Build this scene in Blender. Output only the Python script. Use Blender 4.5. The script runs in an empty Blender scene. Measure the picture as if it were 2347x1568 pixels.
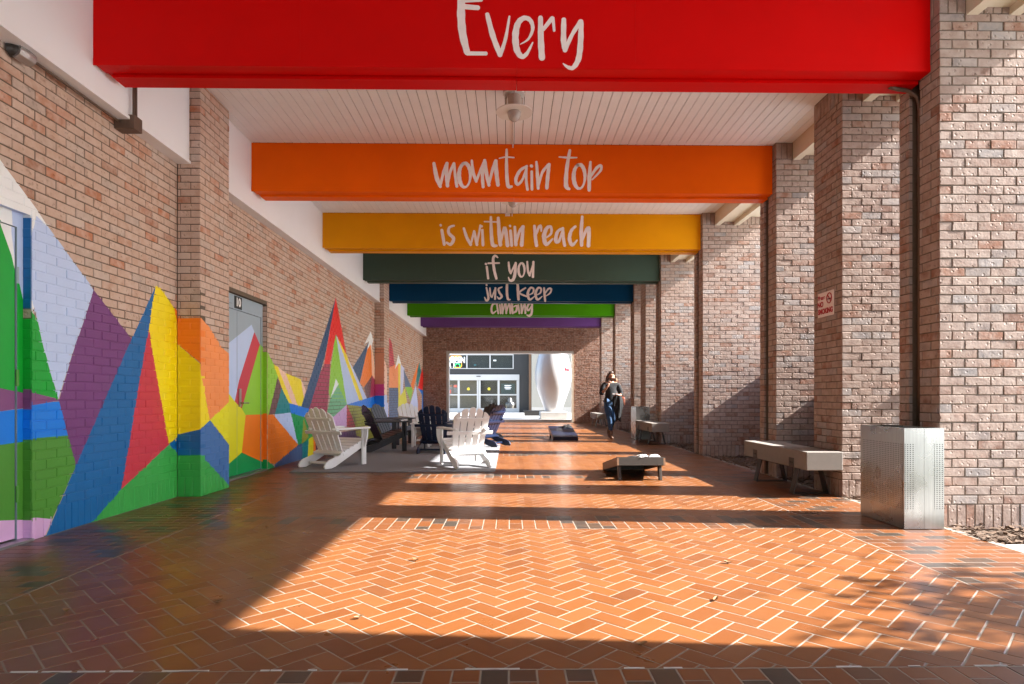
import bpy, bmesh, math, random
from mathutils import Vector, Matrix
from mathutils.geometry import tessellate_polygon
R = math.radians
random.seed(7)
scn = bpy.context.scene
col = scn.collection

# ------------------------------------------------------------------ camera
F, VX, VY, CH, YAW = 1406.0, 1168.0, 910.0, 1.06, 0.015      # measured in a 2347 px wide copy
PX = VX + F * YAW
cam_d = bpy.data.cameras.new('camera'); cam = bpy.data.objects.new('camera', cam_d); col.objects.link(cam)
cam.location = (0, 0, CH); cam.rotation_euler = (R(90), 0, -YAW)
cam_d.sensor_width = 36; cam_d.lens = F / 2347 * 36
cam_d.shift_x = -(PX - 1173.5) / 2347; cam_d.shift_y = (VY - 784) / 2347
cam_d.clip_start = 0.05; cam_d.clip_end = 3000
scn.camera = cam
# ------------------------------------------------------------------ light
SUN_AZ = R(5.4)
SUN_EL = math.atan(0.717 * math.cos(SUN_AZ))
w = bpy.data.worlds.new('World'); scn.world = w; w.use_nodes = True
nt = w.node_tree; bg = nt.nodes['Background']
sky = nt.nodes.new('ShaderNodeTexSky'); sky.sky_type = 'NISHITA'; sky.sun_disc = False
sky.sun_elevation = SUN_EL; sky.sun_rotation = R(90) + SUN_AZ
nt.links.new(sky.outputs[0], bg.inputs[0]); bg.inputs[1].default_value = 0.115
sl = bpy.data.lights.new('sun', 'SUN'); sl.energy = 5.0; sl.angle = R(0.55); sl.color = (1.0, 0.98, 0.95)
so = bpy.data.objects.new('sun', sl); col.objects.link(so)
sd = Vector((-math.cos(SUN_EL) * math.cos(SUN_AZ), math.cos(SUN_EL) * math.sin(SUN_AZ), -math.sin(SUN_EL)))
so.rotation_euler = sd.to_track_quat('-Z', 'Y').to_euler(); so.location = (20, -5, 20)
vs = scn.view_settings; vs.view_transform = 'Standard'; vs.look = 'None'; vs.gamma = 1; vs.exposure = 2.45
vs.use_curve_mapping = False
scn.render.engine = 'CYCLES'
scn.cycles.max_bounces = 8; scn.cycles.diffuse_bounces = 4

# ------------------------------------------------------------------ pixel -> place
def ray(u, v):
    x = (u - PX) / F
    return Vector((x * math.cos(YAW) + math.sin(YAW), math.cos(YAW) - x * math.sin(YAW), (VY - v) / F))
def on(axis, val, u, v):
    d = ray(u, v); o = Vector((0, 0, CH)); i = 'xyz'.index(axis)
    return o + d * ((val - o[i]) / d[i])
def fr(sx, ox, oy):                                            # frames of enlarged views -> 2347 px
    return lambda x, y: (ox + x * sx, oy + y * sx)
z2 = fr(.2629, 0, 385.6); z3 = fr(.2951, 0, 797.5); z4 = fr(.3197, 462.8, 617.0); z5 = fr(.19676, 678.7, 663.3)
zR = fr(.23005, 925.5, 0); zO = fr(.3944, 771.3, 308.5); zG = fr(.2465, 964.1, 539.9); zD = fr(.15445, 987.2, 771.3)

# ------------------------------------------------------------------ materials
def lin(c):
    return tuple(((x / 255) / 12.92 if x / 255 <= .04045 else ((x / 255 + .055) / 1.055) ** 2.4) for x in c)
MATS = {}
def nmat(name):
    m = bpy.data.materials.new(name); m.use_nodes = True; MATS[name] = m
    return m, m.node_tree, m.node_tree.nodes['Principled BSDF']
def pos(nt_): return nt_.nodes.new('ShaderNodeNewGeometry').outputs['Position']
def noise(nt_, scale, detail=3, vec=None, rough=.55):
    n = nt_.nodes.new('ShaderNodeTexNoise'); n.inputs['Scale'].default_value = scale
    n.inputs['Detail'].default_value = detail; n.inputs['Roughness'].default_value = rough
    if vec is not None: nt_.links.new(vec, n.inputs['Vector'])
    return n.outputs['Fac']
def ramp(nt_, fac, stops, interp='LINEAR'):
    r = nt_.nodes.new('ShaderNodeValToRGB'); e = r.color_ramp; e.interpolation = interp
    while len(e.elements) < len(stops): e.elements.new(.5)
    for k, (p, c) in enumerate(stops):
        e.elements[k].position = p; e.elements[k].color = (c[0], c[1], c[2], 1)
    nt_.links.new(fac, r.inputs[0]); return r.outputs[0]
def mix(nt_, a, b, fac, mode='MIX'):
    n = nt_.nodes.new('ShaderNodeMix'); n.data_type = 'RGBA'; n.blend_type = mode
    for val, idx in ((fac, 0), (a, 6), (b, 7)):
        if hasattr(val, 'is_linked'): nt_.links.new(val, n.inputs[idx])
        elif idx == 0: n.inputs[0].default_value = val
        else: n.inputs[idx].default_value = (val[0], val[1], val[2], 1)
    return n.outputs[2]
def bump(nt_, bsdf, h, strength, dist, prev=None):
    b = nt_.nodes.new('ShaderNodeBump'); b.inputs['Strength'].default_value = strength; b.inputs['Distance'].default_value = dist
    nt_.links.new(h, b.inputs['Height'])
    if prev: nt_.links.new(prev, b.inputs['Normal'])
    nt_.links.new(b.outputs[0], bsdf.inputs['Normal']); return b.outputs[0]
def attr(nt_, name='rnd'):
    a = nt_.nodes.new('ShaderNodeAttribute'); a.attribute_name = name; return a.outputs['Fac']

def plain(name, c, rough=.5, metal=0, var=.12, nscale=6, bstr=.15, bdist=.002, bscale=90, coat=0, spec=.5, emit=0):
    m, t, b = nmat(name); p = pos(t)
    dk = tuple(x * (1 - var) for x in c); lt = tuple(min(1, x * (1 + var)) for x in c)
    col_ = mix(t, dk, lt, noise(t, nscale, 4, p)); t.links.new(col_, b.inputs['Base Color'])
    b.inputs['Roughness'].default_value = rough; b.inputs['Metallic'].default_value = metal
    b.inputs['Coat Weight'].default_value = coat; b.inputs['Coat Roughness'].default_value = .15
    b.inputs['Specular IOR Level'].default_value = spec
    if bstr: bump(t, b, noise(t, bscale, 3, p), bstr, bdist)
    if emit:
        t.links.new(col_, b.inputs['Emission Color']); b.inputs['Emission Strength'].default_value = emit
    return m
def brickmat(name, stops, bright=1.0):
    m, t, b = nmat(name); p = pos(t)
    stops = [(q, tuple(x * bright for x in c)) for q, c in stops]
    base = ramp(t, attr(t), stops)
    addn = t.nodes.new('ShaderNodeVectorMath'); addn.operation = 'ADD'
    cmb = t.nodes.new('ShaderNodeCombineXYZ'); sc = t.nodes.new('ShaderNodeMath'); sc.operation = 'MULTIPLY'; sc.inputs[1].default_value = 37
    t.links.new(attr(t), sc.inputs[0]); t.links.new(sc.outputs[0], cmb.inputs[0]); t.links.new(p, addn.inputs[0]); t.links.new(cmb.outputs[0], addn.inputs[1])
    pp = addn.outputs[0]
    blot = ramp(t, noise(t, 11, 4, pp), [(.36, (0, 0, 0)), (.66, (1, 1, 1))])
    c1 = mix(t, base, (.58 * bright, .46 * bright, .385 * bright), mix(t, (0, 0, 0), (.55, .55, .55), blot))
    st = ramp(t, noise(t, 26, 5, pp), [(.60, (0, 0, 0)), (.72, (1, 1, 1))])
    c2 = mix(t, c1, (.20 * bright, .13 * bright, .09 * bright), mix(t, (0, 0, 0), (.45, .45, .45), st))
    t.links.new(c2, b.inputs['Base Color']); b.inputs['Roughness'].default_value = .82; b.inputs['Specular IOR Level'].default_value = .25
    vo = t.nodes.new('ShaderNodeTexVoronoi'); vo.inputs['Scale'].default_value = 19; vo.inputs['Randomness'].default_value = 1
    t.links.new(pp, vo.inputs['Vector'])
    pit = ramp(t, vo.outputs['Distance'], [(.12, (0, 0, 0)), (.24, (1, 1, 1))])
    n1 = bump(t, b, pit, .8, .010)
    n2 = bump(t, b, noise(t, 55, 5, pp), .6, .004, n1)
    bump(t, b, noise(t, 14, 2, pp), .5, .008, n2)
    return m
BR = [(0, (.33, .18, .12)), (.07, (.44, .17, .085)), (.15, (.45, .29, .21)), (.5, (.49, .355, .28)), (.8, (.46, .31, .235)), (.92, (.40, .32, .27)), (1, (.53, .42, .35))]
brickmat('brick', BR, 1.15)
brickmat('brick_darkened', [(0, (.27, .16, .12)), (.08, (.33, .15, .09)), (.2, (.37, .25, .195)), (.5, (.405, .29, .235)), (.8, (.38, .255, .20)), (.92, (.31, .27, .25)), (1, (.42, .36, .33))], .80)  # same brick as the wall, darkened to offset strong light on the piers
brickmat('brick_red', [(0, (.20, .085, .05)), (.5, (.30, .13, .08)), (1, (.38, .19, .12))], .85)
plain('mortar', (.135, .10, .07), .9, var=.25, nscale=30, bstr=.4, bdist=.003, bscale=120)
def tilemat(name, stops):
    m, t, b = nmat(name); p = pos(t)
    base = ramp(t, attr(t), stops)
    st = ramp(t, noise(t, 5, 5, p), [(.4, (0, 0, 0)), (.75, (1, 1, 1))])
    c = mix(t, base, (.21, .082, .036), mix(t, (0, 0, 0), (.25, .25, .25), st))
    dirt = ramp(t, noise(t, 1.1, 6, p), [(.45, (0, 0, 0)), (.8, (1, 1, 1))])
    c = mix(t, c, (.085, .040, .022), mix(t, (0, 0, 0), (.28, .28, .28), dirt))
    t.links.new(c, b.inputs['Base Color'])
    rr = ramp(t, noise(t, 3, 4, p), [(.3, (.27, .27, .27)), (.75, (.43, .43, .43))])
    t.links.new(rr, b.inputs['Roughness']); b.inputs['Specular IOR Level'].default_value = .28
    b.inputs['Coat Weight'].default_value = .08; b.inputs['Coat Roughness'].default_value = .12
    bump(t, b, noise(t, 40, 3, p), .08, .002)
    return m
tilemat('tile', [(0, (.168, .053, .014)), (.25, (.194, .067, .019)), (.7, (.211, .076, .0225)), (.92, (.222, .084, .027)), (1, (.140, .046, .016))])
tilemat('tile_border', [(0, (.168, .055, .016)), (.35, (.194, .069, .023)), (.6, (.172, .060, .020)), (.72, (.11, .047, .024)), (.8, (.058, .043, .031)), (1, (.042, .037, .031))])
plain('grout', (.265, .225, .18), .85, var=.3, nscale=9, bstr=.3, bscale=150)
PAINT = dict(white=(232, 236, 244), paleblue=(185, 203, 236), green=(0, 160, 45), mauve=(126, 72, 122), brightblue=(0, 122, 222),
             olive=(74, 142, 46), pink=(214, 170, 214), purple=(112, 56, 116), blue=(0, 98, 160), red=(198, 50, 68), yellow=(240, 214, 0),
             orange=(250, 122, 10), peachorange=(252, 142, 74), grass=(58, 166, 72), navy=(28, 70, 112), bluegrey=(62, 110, 168), lime=(142, 200, 44), acid=(222, 216, 10),
             emerald=(0, 150, 76), teal=(0, 128, 132), peach=(238, 196, 170), slate=(68, 92, 134), crimson=(164, 44, 78), mint=(112, 182, 132),
             scarlet=(226, 28, 18), olivegold=(150, 150, 40), plum=(90, 50, 98), lilac=(196, 204, 236), magenta=(206, 66, 140), tan=(196, 134, 104), brown=(112, 70, 74))
for k_, c_ in PAINT.items(): plain('paint_' + k_, tuple(min(.92, x * 1.08) for x in lin(c_)), .42, var=.09, nscale=3, bstr=.35, bdist=.003, bscale=45)
BEAMC = [('beam_red', (206, 0, 0)), ('beam_orange', (242, 100, 0)), ('beam_yellow', (226, 150, 4)), ('beam_green', (62, 78, 66)), ('beam_blue', (0, 58, 92)), ('beam_lime', (66, 138, 0)), ('beam_purple', (98, 62, 122))]
for n_, c_ in BEAMC: plain(n_, lin(c_), .45, var=.11, nscale=1.7, bstr=.12, bdist=.002, bscale=30, spec=.10)
plain('letter_paint', lin((246, 234, 228)), .5, var=.10, nscale=25)
plain('white_panel', (.84, .85, .86), .6, var=.04, nscale=2, bstr=.15, bscale=20)
plain('plank', (.83, .85, .86), .55, var=.06, nscale=5)
plain('cream', (.68, .58, .44), .55, var=.06)
plain('dark_gap', (.05, .045, .04), .9)
plain('concrete', (.56, .54, .51), .85, var=.18, nscale=5, bstr=.4, bscale=60)
plain('ground_pale', (.60, .60, .60), .9, var=.15, nscale=.8, bstr=.3, bscale=40)
plain('bench_concrete', (.21, .185, .16), .8, var=.14, nscale=14, bstr=.3, bscale=80)
plain('plaza', (.42, .40, .37), .8, var=.10, nscale=2, bstr=.2)
plain('earth', (.13, .085, .055), .95, var=.5, nscale=20, bstr=1, bdist=.02, bscale=30)
plain('lawn', (.055, .075, .025), .95, var=.4, nscale=6, bstr=.8, bscale=60, bdist=.01)
plain('bark_chip', (.12, .07, .04), .9, var=.5, nscale=40)
plain('dark_steel', (.06, .055, .05), .5, .6)
plain('conduit', (.13, .085, .06), .45, .3)
plain('galvanised', (.45, .45, .45), .38, .9, var=.1)
plain('door_grey', lin((160, 176, 188)), .4, var=.05)
plain('door_steel', (.46, .42, .36), .3, 1.0)
plain('rug', (.20, .20, .21), .95, var=.35, nscale=70, bstr=.9, bdist=.006, bscale=160)
plain('chair_white', (.80, .79, .77), .4, var=.03)
plain('chair_black', (.018, .019, .022), .38)
plain('chair_grey', (.085, .095, .11), .42)
plain('chair_navy', (.006, .012, .034), .35)
plain('chair_blue', (.008, .016, .046), .35)
plain('board_dark', (.048, .036, .027), .5, var=.3)
plain('board_wood', (.24, .13, .07), .6, var=.25, nscale=20)
plain('board_navy', (.008, .014, .035), .3, coat=.3)
m_, t_, b_ = nmat('bag_spotted'); p_ = pos(t_)
t_.links.new(ramp(t_, noise(t_, 45, 2, p_), [(.50, (.5, .48, .46)), (.56, (.03, .03, .03))]), b_.inputs['Base Color']); b_.inputs['Roughness'].default_value = .9
plain('bag_black', (.012, .012, .014), .85)
plain('bag_white', (.5, .48, .46), .85)
plain('frame_white', (.46, .45, .43), .45, var=.03)
plain('facade_dark', (.030, .029, .027), .6)
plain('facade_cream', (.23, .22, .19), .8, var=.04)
plain('blind', (.13, .14, .12), .5)
plain('indoor', (.03, .022, .016), .8)
plain('indoor_tan', (.55, .47, .32), .8)
plain('poster', (.55, .53, .5), .6)
plain('poster_teal', (.03, .10, .11), .6)
plain('poster_red', (.5, .12, .08), .6)
plain('ink', (.01, .01, .01), .6)
plain('sign_white', (.78, .68, .62), .5, var=.03)
plain('sign_red', (.42, .012, .02), .5)
plain('yellow_spot', (.75, .62, .03), .5)
plain('pin_white', (.60, .60, .61), .28, var=.02, coat=.4, bstr=.03)
plain('pin_red', (.62, .05, .08), .35)
plain('lamp_white', (.72, .71, .68), .45, var=.04)
plain('lamp_body', (.48, .40, .33), .5, .1)
plain('skin', (.36, .18, .115), .5, var=.06)
plain('hair', (.055, .026, .014), .5, var=.4, nscale=60)
plain('hair_light', (.30, .15, .05), .5, var=.4, nscale=60)
plain('cloth_black', (.006, .006, .007), .85, var=.3, bstr=.5, bscale=40, bdist=.006)
plain('jeans', (.022, .060, .13), .85, var=.35, nscale=12, bstr=.4, bscale=50, bdist=.004)
plain('boot', (.10, .045, .022), .5)
plain('handbag', (.17, .045, .022), .4)
plain('paper', (.85, .84, .82), .8)
plain('leaf_dry', (.30, .17, .08), .8, var=.4, nscale=30)
plain('leaf_green', (.06, .10, .03), .6, var=.4)
plain('trunk', (.14, .10, .07), .9, var=.4, nscale=8, bstr=.8, bscale=12, bdist=.02)
plain('roof_grey', (.30, .29, .27), .8)
plain('outwall', (.42, .30, .22), .85, var=.15)
for n_, c_ in (('neon_red', (1, .04, .03)), ('neon_white', (.9, .95, 1)), ('neon_green', (.05, 1, .3)), ('neon_orange', (1, .45, .03))):
    plain(n_, c_, .5, emit=.25, var=.02, bstr=0)
m_, t_, b_ = nmat('glass'); b_.inputs['Base Color'].default_value = (.04, .05, .05, 1); b_.inputs['Roughness'].default_value = .04
b_.inputs['Alpha'].default_value = .32; b_.inputs['Specular IOR Level'].default_value = .7
m_, t_, b_ = nmat('lamp_glass'); b_.inputs['Base Color'].default_value = (.66, .64, .60, 1); b_.inputs['Roughness'].default_value = .2
b_.inputs['Transmission Weight'].default_value = .35
bump(t_, b_, noise(t_, 35, 1, pos(t_)), .4, .01)
# perforated steel: rows of punched holes as fine relief, brushed grain
def steelmat(name, holes):
    m, t, b = nmat(name)
    g = t.nodes.new('ShaderNodeTexCoord').outputs['Object']
    sep = t.nodes.new('ShaderNodeSeparateXYZ'); t.links.new(g, sep.inputs[0])
    st = t.nodes.new('ShaderNodeMapping'); st.inputs['Scale'].default_value = (60, 60, 1.2); t.links.new(g, st.inputs[0])
    c = mix(t, (.30, .295, .285), (.42, .415, .40), noise(t, 2, 4, st.outputs[0]))
    sm = ramp(t, noise(t, 3.2, 4, g), [(.35, (.22, .22, .22)), (.7, (.40, .40, .40))]); t.links.new(sm, b.inputs['Roughness'])
    b.inputs['Metallic'].default_value = 1.0
    if holes:
        def M(op, a, bb=None):
            n = t.nodes.new('ShaderNodeMath'); n.operation = op
            for k, q in enumerate((a, bb)):
                if q is None: continue
                if hasattr(q, 'is_linked'): t.links.new(q, n.inputs[k])
                else: n.inputs[k].default_value = q
            return n.outputs[0]
        x = M('ADD', sep.outputs[0], sep.outputs[1])
        fx = M('SUBTRACT', M('FRACT', M('DIVIDE', x, .0215)), .5); fz = M('SUBTRACT', M('FRACT', M('DIVIDE', sep.outputs[2], .0160)), .5)
        d = M('SQRT', M('ADD', M('MULTIPLY', M('MULTIPLY', fx, fx), 1.8), M('MULTIPLY', fz, fz)))
        hole = M('LESS_THAN', d, .27)
        c = mix(t, c, (.015, .013, .012), hole)
        t.links.new(M('SUBTRACT', 1.0, hole), b.inputs['Metallic'])
    t.links.new(c, b.inputs['Base Color'])
steelmat('steel', False); steelmat('steel_perforated', True)
# hidden continuation of the mural wall and the added light-blocking wall: brick pattern as a texture only
m_, t_, b_ = nmat('brick_far'); bt = t_.nodes.new('ShaderNodeTexBrick'); mp = t_.nodes.new('ShaderNodeMapping')
mp.inputs['Rotation'].default_value = (0, R(90), R(90)); t_.links.new(pos(t_), mp.inputs[0]); t_.links.new(mp.outputs[0], bt.inputs[0])
bt.inputs['Scale'].default_value = 1; bt.inputs['Brick Width'].default_value = .2127; bt.inputs['Row Height'].default_value = .0745; bt.inputs['Mortar Size'].default_value = .006
bt.inputs['Color1'].default_value = (.46, .30, .21, 1); bt.inputs['Color2'].default_value = (.38, .22, .15, 1); bt.inputs['Mortar'].default_value = (.2, .155, .11, 1)
t_.links.new(bt.outputs[0], b_.inputs['Base Color']); b_.inputs['Roughness'].default_value = .9

# ------------------------------------------------------------------ mesh helpers
class MB:
    def __init__(s): s.v = []; s.f = []; s.m = []; s.r = []; s.ml = []
    def mat(s, name):
        if name not in s.ml: s.ml.append(name)
        return s.ml.index(name)
    def face(s, pts, m, r=.5):
        k = len(s.v); s.v += [tuple(p) for p in pts]; s.f.append(tuple(range(k, k + len(pts)))); s.m.append(s.mat(m)); s.r.append(r)
    def box(s, x0, x1, y0, y1, z0, z1, m, r=.5):
        k = len(s.v)
        s.v += [(x0, y0, z0), (x1, y0, z0), (x1, y1, z0), (x0, y1, z0), (x0, y0, z1), (x1, y0, z1), (x1, y1, z1), (x0, y1, z1)]
        for q in ((3, 2, 1, 0), (4, 5, 6, 7), (0, 1, 5, 4), (1, 2, 6, 5), (2, 3, 7, 6), (3, 0, 4, 7)):
            s.f.append(tuple(k + i for i in q)); s.m.append(s.mat(m)); s.r.append(r)
        return s
    def prism(s, poly, P, U, V, N, th, m, r=.5):
        """poly (a,b) in plane P+aU+bV, extruded along N by th"""
        P, U, V, N = map(Vector, (P, U, V, N)); k = len(s.v); n = len(poly)
        s.v += [tuple(P + U * a + V * b) for a, b in poly] + [tuple(P + U * a + V * b + N * th) for a, b in poly]
        fs = [tuple(k + i for i in reversed(range(n))), tuple(k + n + i for i in range(n))] + [(k + i, k + (i + 1) % n, k + n + (i + 1) % n, k + n + i) for i in range(n)]
        for q in fs: s.f.append(q); s.m.append(s.mat(m)); s.r.append(r)
        return s
    def tube(s, pts, rad, m, n=10, r=.5, cap=True):
        pts = [Vector(p) for p in pts]; rings = []
        for i, p in enumerate(pts):
            d = (pts[min(i + 1, len(pts) - 1)] - pts[max(i - 1, 0)]).normalized()
            a = d.cross(Vector((0, 0, 1)) if abs(d.z) < .9 else Vector((1, 0, 0))).normalized(); b = d.cross(a)
            rr = rad[i] if isinstance(rad, (list, tuple)) else rad
            k = len(s.v); s.v += [tuple(p + (a * math.cos(t) + b * math.sin(t)) * rr) for t in (2 * math.pi * j / n for j in range(n))]; rings.append(k)
        for a, b in zip(rings, rings[1:]):
            for j in range(n):
                s.f.append((a + j, a + (j + 1) % n, b + (j + 1) % n, b + j)); s.m.append(s.mat(m)); s.r.append(r)
        if cap:
            s.f.append(tuple(rings[0] + j for j in reversed(range(n)))); s.m.append(s.mat(m)); s.r.append(r)
            s.f.append(tuple(rings[-1] + j for j in range(n))); s.m.append(s.mat(m)); s.r.append(r)
        return s
    def lathe(s, prof, c, m, n=32, r=.5):
        rings = []
        for rad, z in prof:
            k = len(s.v); s.v += [(c[0] + rad * math.cos(t), c[1] + rad * math.sin(t), c[2] + z) for t in (2 * math.pi * j / n for j in range(n))]; rings.append(k)
        for a, b in zip(rings, rings[1:]):
            for j in range(n):
                s.f.append((a + j, a + (j + 1) % n, b + (j + 1) % n, b + j)); s.m.append(s.mat(m)); s.r.append(r)
        s.f.append(tuple(rings[0] + j for j in reversed(range(n)))); s.m.append(s.mat(m)); s.r.append(r)
        s.f.append(tuple(rings[-1] + j for j in range(n))); s.m.append(s.mat(m)); s.r.append(r)
        return s
    def build(s, name, parent=None, loc=None, smooth=False, kind=None, bevel=0, local=False):
        """loc: world place of the origin; vertices are world coords unless local"""
        L = Vector(loc) if loc is not None else (Vector((0, 0, 0)) if parent is None else None)
        if L is None:
            L = parent_loc(parent)
        me = bpy.data.meshes.new(name)
        vv = s.v if local else [(a - L.x, b - L.y, c - L.z) for a, b, c in s.v]
        me.from_pydata(vv, [], s.f)
        for n_ in s.ml: me.materials.append(MATS[n_])
        me.polygons.foreach_set('material_index', s.m)
        at = me.attributes.new('rnd', 'FLOAT', 'FACE'); at.data.foreach_set('value', s.r)
        if smooth: me.polygons.foreach_set('use_smooth', [True] * len(s.f))
        me.update()
        o = bpy.data.objects.new(name, me); col.objects.link(o)
        if local: o.location = loc if loc is not None else (0, 0, 0)
        else: o.location = L - (parent_loc(parent) if parent else Vector((0, 0, 0)))
        o.parent = parent
        if kind: o['kind'] = kind
        if bevel:
            b = o.modifiers.new('bevel', 'BEVEL'); b.width = bevel; b.segments = 2; b.limit_method = 'ANGLE'
        if smooth: pass
        return o
def parent_loc(o):
    L = Vector((0, 0, 0))
    while o is not None: L = L + Vector(o.location); o = o.parent
    return L
def thing(name, label, cat, loc=(0, 0, 0), rz=0, group=None):
    o = bpy.data.objects.new(name, None); col.objects.link(o); o.location = loc; o.rotation_euler = (0, 0, rz); o.empty_display_size = .1
    o['label'] = label; o['category'] = cat
    if group: o['group'] = group
    return o
def tag(o, label, cat, group=None):
    o['label'] = label; o['category'] = cat
    if group: o['group'] = group
    return o
def struct(o): o['kind'] = 'structure'; return o

# ------------------------------------------------------------------ 2D clipping (paint on masonry)
def clip_half(poly, a, b):
    """split convex poly by line a->b: (left part, right part)"""
    ins, out = [], []; n = len(poly)
    ds = [(b[0] - a[0]) * (p[1] - a[1]) - (b[1] - a[1]) * (p[0] - a[0]) for p in poly]
    for i in range(n):
        p, q, dp, dq = poly[i], poly[(i + 1) % n], ds[i], ds[(i + 1) % n]
        if dp >= 0: ins.append(p)
        if dp <= 0: out.append(p)
        if (dp > 0 and dq < 0) or (dp < 0 and dq > 0):
            t = dp / (dp - dq); x = (p[0] + (q[0] - p[0]) * t, p[1] + (q[1] - p[1]) * t); ins.append(x); out.append(x)
    return (ins if len(ins) > 2 else None), (out if len(out) > 2 else None)
def area2(p): return sum(p[i][0] * p[(i + 1) % len(p)][1] - p[(i + 1) % len(p)][0] * p[i][1] for i in range(len(p)))
class Paint:
    """painted regions, later ones on top"""
    def __init__(s): s.t = []
    def add(s, poly, m, mortar=True):
        for a, b, c in tessellate_polygon([[Vector((x, y, 0)) for x, y in poly]]):
            tri = [poly[a], poly[b], poly[c]]
            if area2(tri) < 0: tri.reverse()
            if abs(area2(tri)) < 1e-7: continue
            xs = [p[0] for p in tri]; ys = [p[1] for p in tri]
            s.t.append((min(xs), max(xs), min(ys), max(ys), tri, m, mortar))
    def at(s, p, default, mortar=False):
        for x0, x1, y0, y1, tri, m, mo in reversed(s.t):
            if mortar and not mo: continue
            if x0 <= p[0] <= x1 and y0 <= p[1] <= y1 and all((tri[(i + 1) % 3][0] - tri[i][0]) * (p[1] - tri[i][1]) - (tri[(i + 1) % 3][1] - tri[i][1]) * (p[0] - tri[i][0]) >= 0 for i in range(3)): return m
        return default
    def split(s, poly, default, mortar=False):
        xs = [p[0] for p in poly]; ys = [p[1] for p in poly]; bx = (min(xs), max(xs), min(ys), max(ys))
        rem = [poly]; out = []
        for x0, x1, y0, y1, tri, m, mo in reversed(s.t):
            if mortar and not mo: continue
            if x1 <= bx[0] or x0 >= bx[1] or y1 <= bx[2] or y0 >= bx[3]: continue
            nxt = []
            for pc in rem:
                cur = pc; outs = []
                for i in range(3):
                    ins, o = clip_half(cur, tri[i], tri[(i + 1) % 3])
                    if o and abs(area2(o)) > 1e-9: outs.append(o)
                    cur = ins
                    if not cur: break
                if cur and abs(area2(cur)) > 1e-9:
                    out.append((cur, m)); nxt += outs
                else: nxt.append(pc)
            rem = nxt
            if not rem: break
        return out + [(p, default) for p in rem]

# ------------------------------------------------------------------ brickwork
BL, BH, JT = .2127, .0745, .0085
class Face:
    """brick face: P corner, U along, V up, N outward"""
    def __init__(s, P, U, V, N): s.P, s.U, s.V, s.N = map(Vector, (P, U, V, N))
    def pt(s, a, b, n=0): return s.P + s.U * a + s.V * b + s.N * n
def add_brick(mb, fc, a0, a1, b0, b1, depth=.03, paint=None, m='brick', rough=1.0):
    h = JT / 2; a0 += h; a1 -= h; b0 += h; b1 -= h
    if a1 - a0 < .012 or b1 - b0 < .012: return
    c = .0035; rn = random.random(); j = random.uniform(-.0022, .0022) * rough
    t1 = random.uniform(-.009, .009) * rough; t2 = random.uniform(-.012, .012) * rough
    am, bm = (a0 + a1) / 2, (b0 + b1) / 2
    hn = lambda a, b: j + (a - am) * t1 + (b - bm) * t2
    A = [(a0 + c, b0 + c), (a1 - c, b0 + c), (a1 - c, b1 - c), (a0 + c, b1 - c)]
    O = [(a0, b0), (a1, b0), (a1, b1), (a0, b1)]
    O = [(a + random.uniform(-.0012, .0012), b + random.uniform(-.0012, .0012)) for a, b in O]
    if paint:
        for poly, mm in paint.split(A, m): mb.face([fc.pt(a, b, hn(a, b)) for a, b in poly], mm, rn)
    else: mb.face([fc.pt(a, b, hn(a, b)) for a, b in A], m, rn)
    for i in range(4):
        k = (i + 1) % 4; ns = 1
        if paint: ns = max(1, int(math.hypot(O[k][0] - O[i][0], O[k][1] - O[i][1]) / .06))
        lp = lambda p, q, t: (p[0] + (q[0] - p[0]) * t, p[1] + (q[1] - p[1]) * t)
        for q_ in range(ns):
            o0, o1, i0, i1 = lp(O[i], O[k], q_ / ns), lp(O[i], O[k], (q_ + 1) / ns), lp(A[i], A[k], q_ / ns), lp(A[i], A[k], (q_ + 1) / ns)
            mm = paint.at(lp(o0, o1, .5), m) if paint else m
            mb.face([fc.pt(*o0, hn(*o0) - c), fc.pt(*o1, hn(*o1) - c), fc.pt(*i1, hn(*i1)), fc.pt(*i0, hn(*i0))], mm, rn)
            mb.face([fc.pt(*o0, -depth), fc.pt(*o1, -depth), fc.pt(*o1, hn(*o1) - c), fc.pt(*o0, hn(*o0) - c)], mm, rn)
def rows(a0, a1, h0, h1, soldier_base=True, soldier_top=False, phase=0, quoin=None):
    """list of brick rectangles (a0,a1,b0,b1) ; quoin: (left,right) = 'h' header shown on odd/even courses"""
    out = []; b = h0
    if soldier_base:
        n = int((a1 - a0) / BH + .5); wd = (a1 - a0) / max(n, 1)
        out += [(a0 + i * wd, a0 + (i + 1) * wd, b, b + BL) for i in range(n)]; b += BL
    top = h1 - BL if soldier_top else h1; i = 0
    while b < top - .01:
        t = min(b + BH, top); x = a0 - (BL / 2 if (i + phase) % 2 else 0)
        while x < a1 - 1e-4:
            s_, e_ = max(x, a0), min(x + BL, a1)
            if e_ - s_ > .02: out.append((s_, e_, b, t))
            x += BL
        b = t; i += 1
    if soldier_top:
        n = int((a1 - a0) / BH + .5); wd = (a1 - a0) / n
        out += [(a0 + q * wd, a0 + (q + 1) * wd, top, h1) for q in range(n)]
    return out
CAMP = Vector((0, 0, CH))
def in_view(p):
    d = p - CAMP; f = d.y * math.cos(YAW) + d.x * math.sin(YAW)
    if f < .3: return False
    u = PX + F * (d.x * math.cos(YAW) - d.y * math.sin(YAW)) / f; v = VY - F * d.z / f
    return -20 < u < 2367 and -20 < v < 1588
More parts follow.
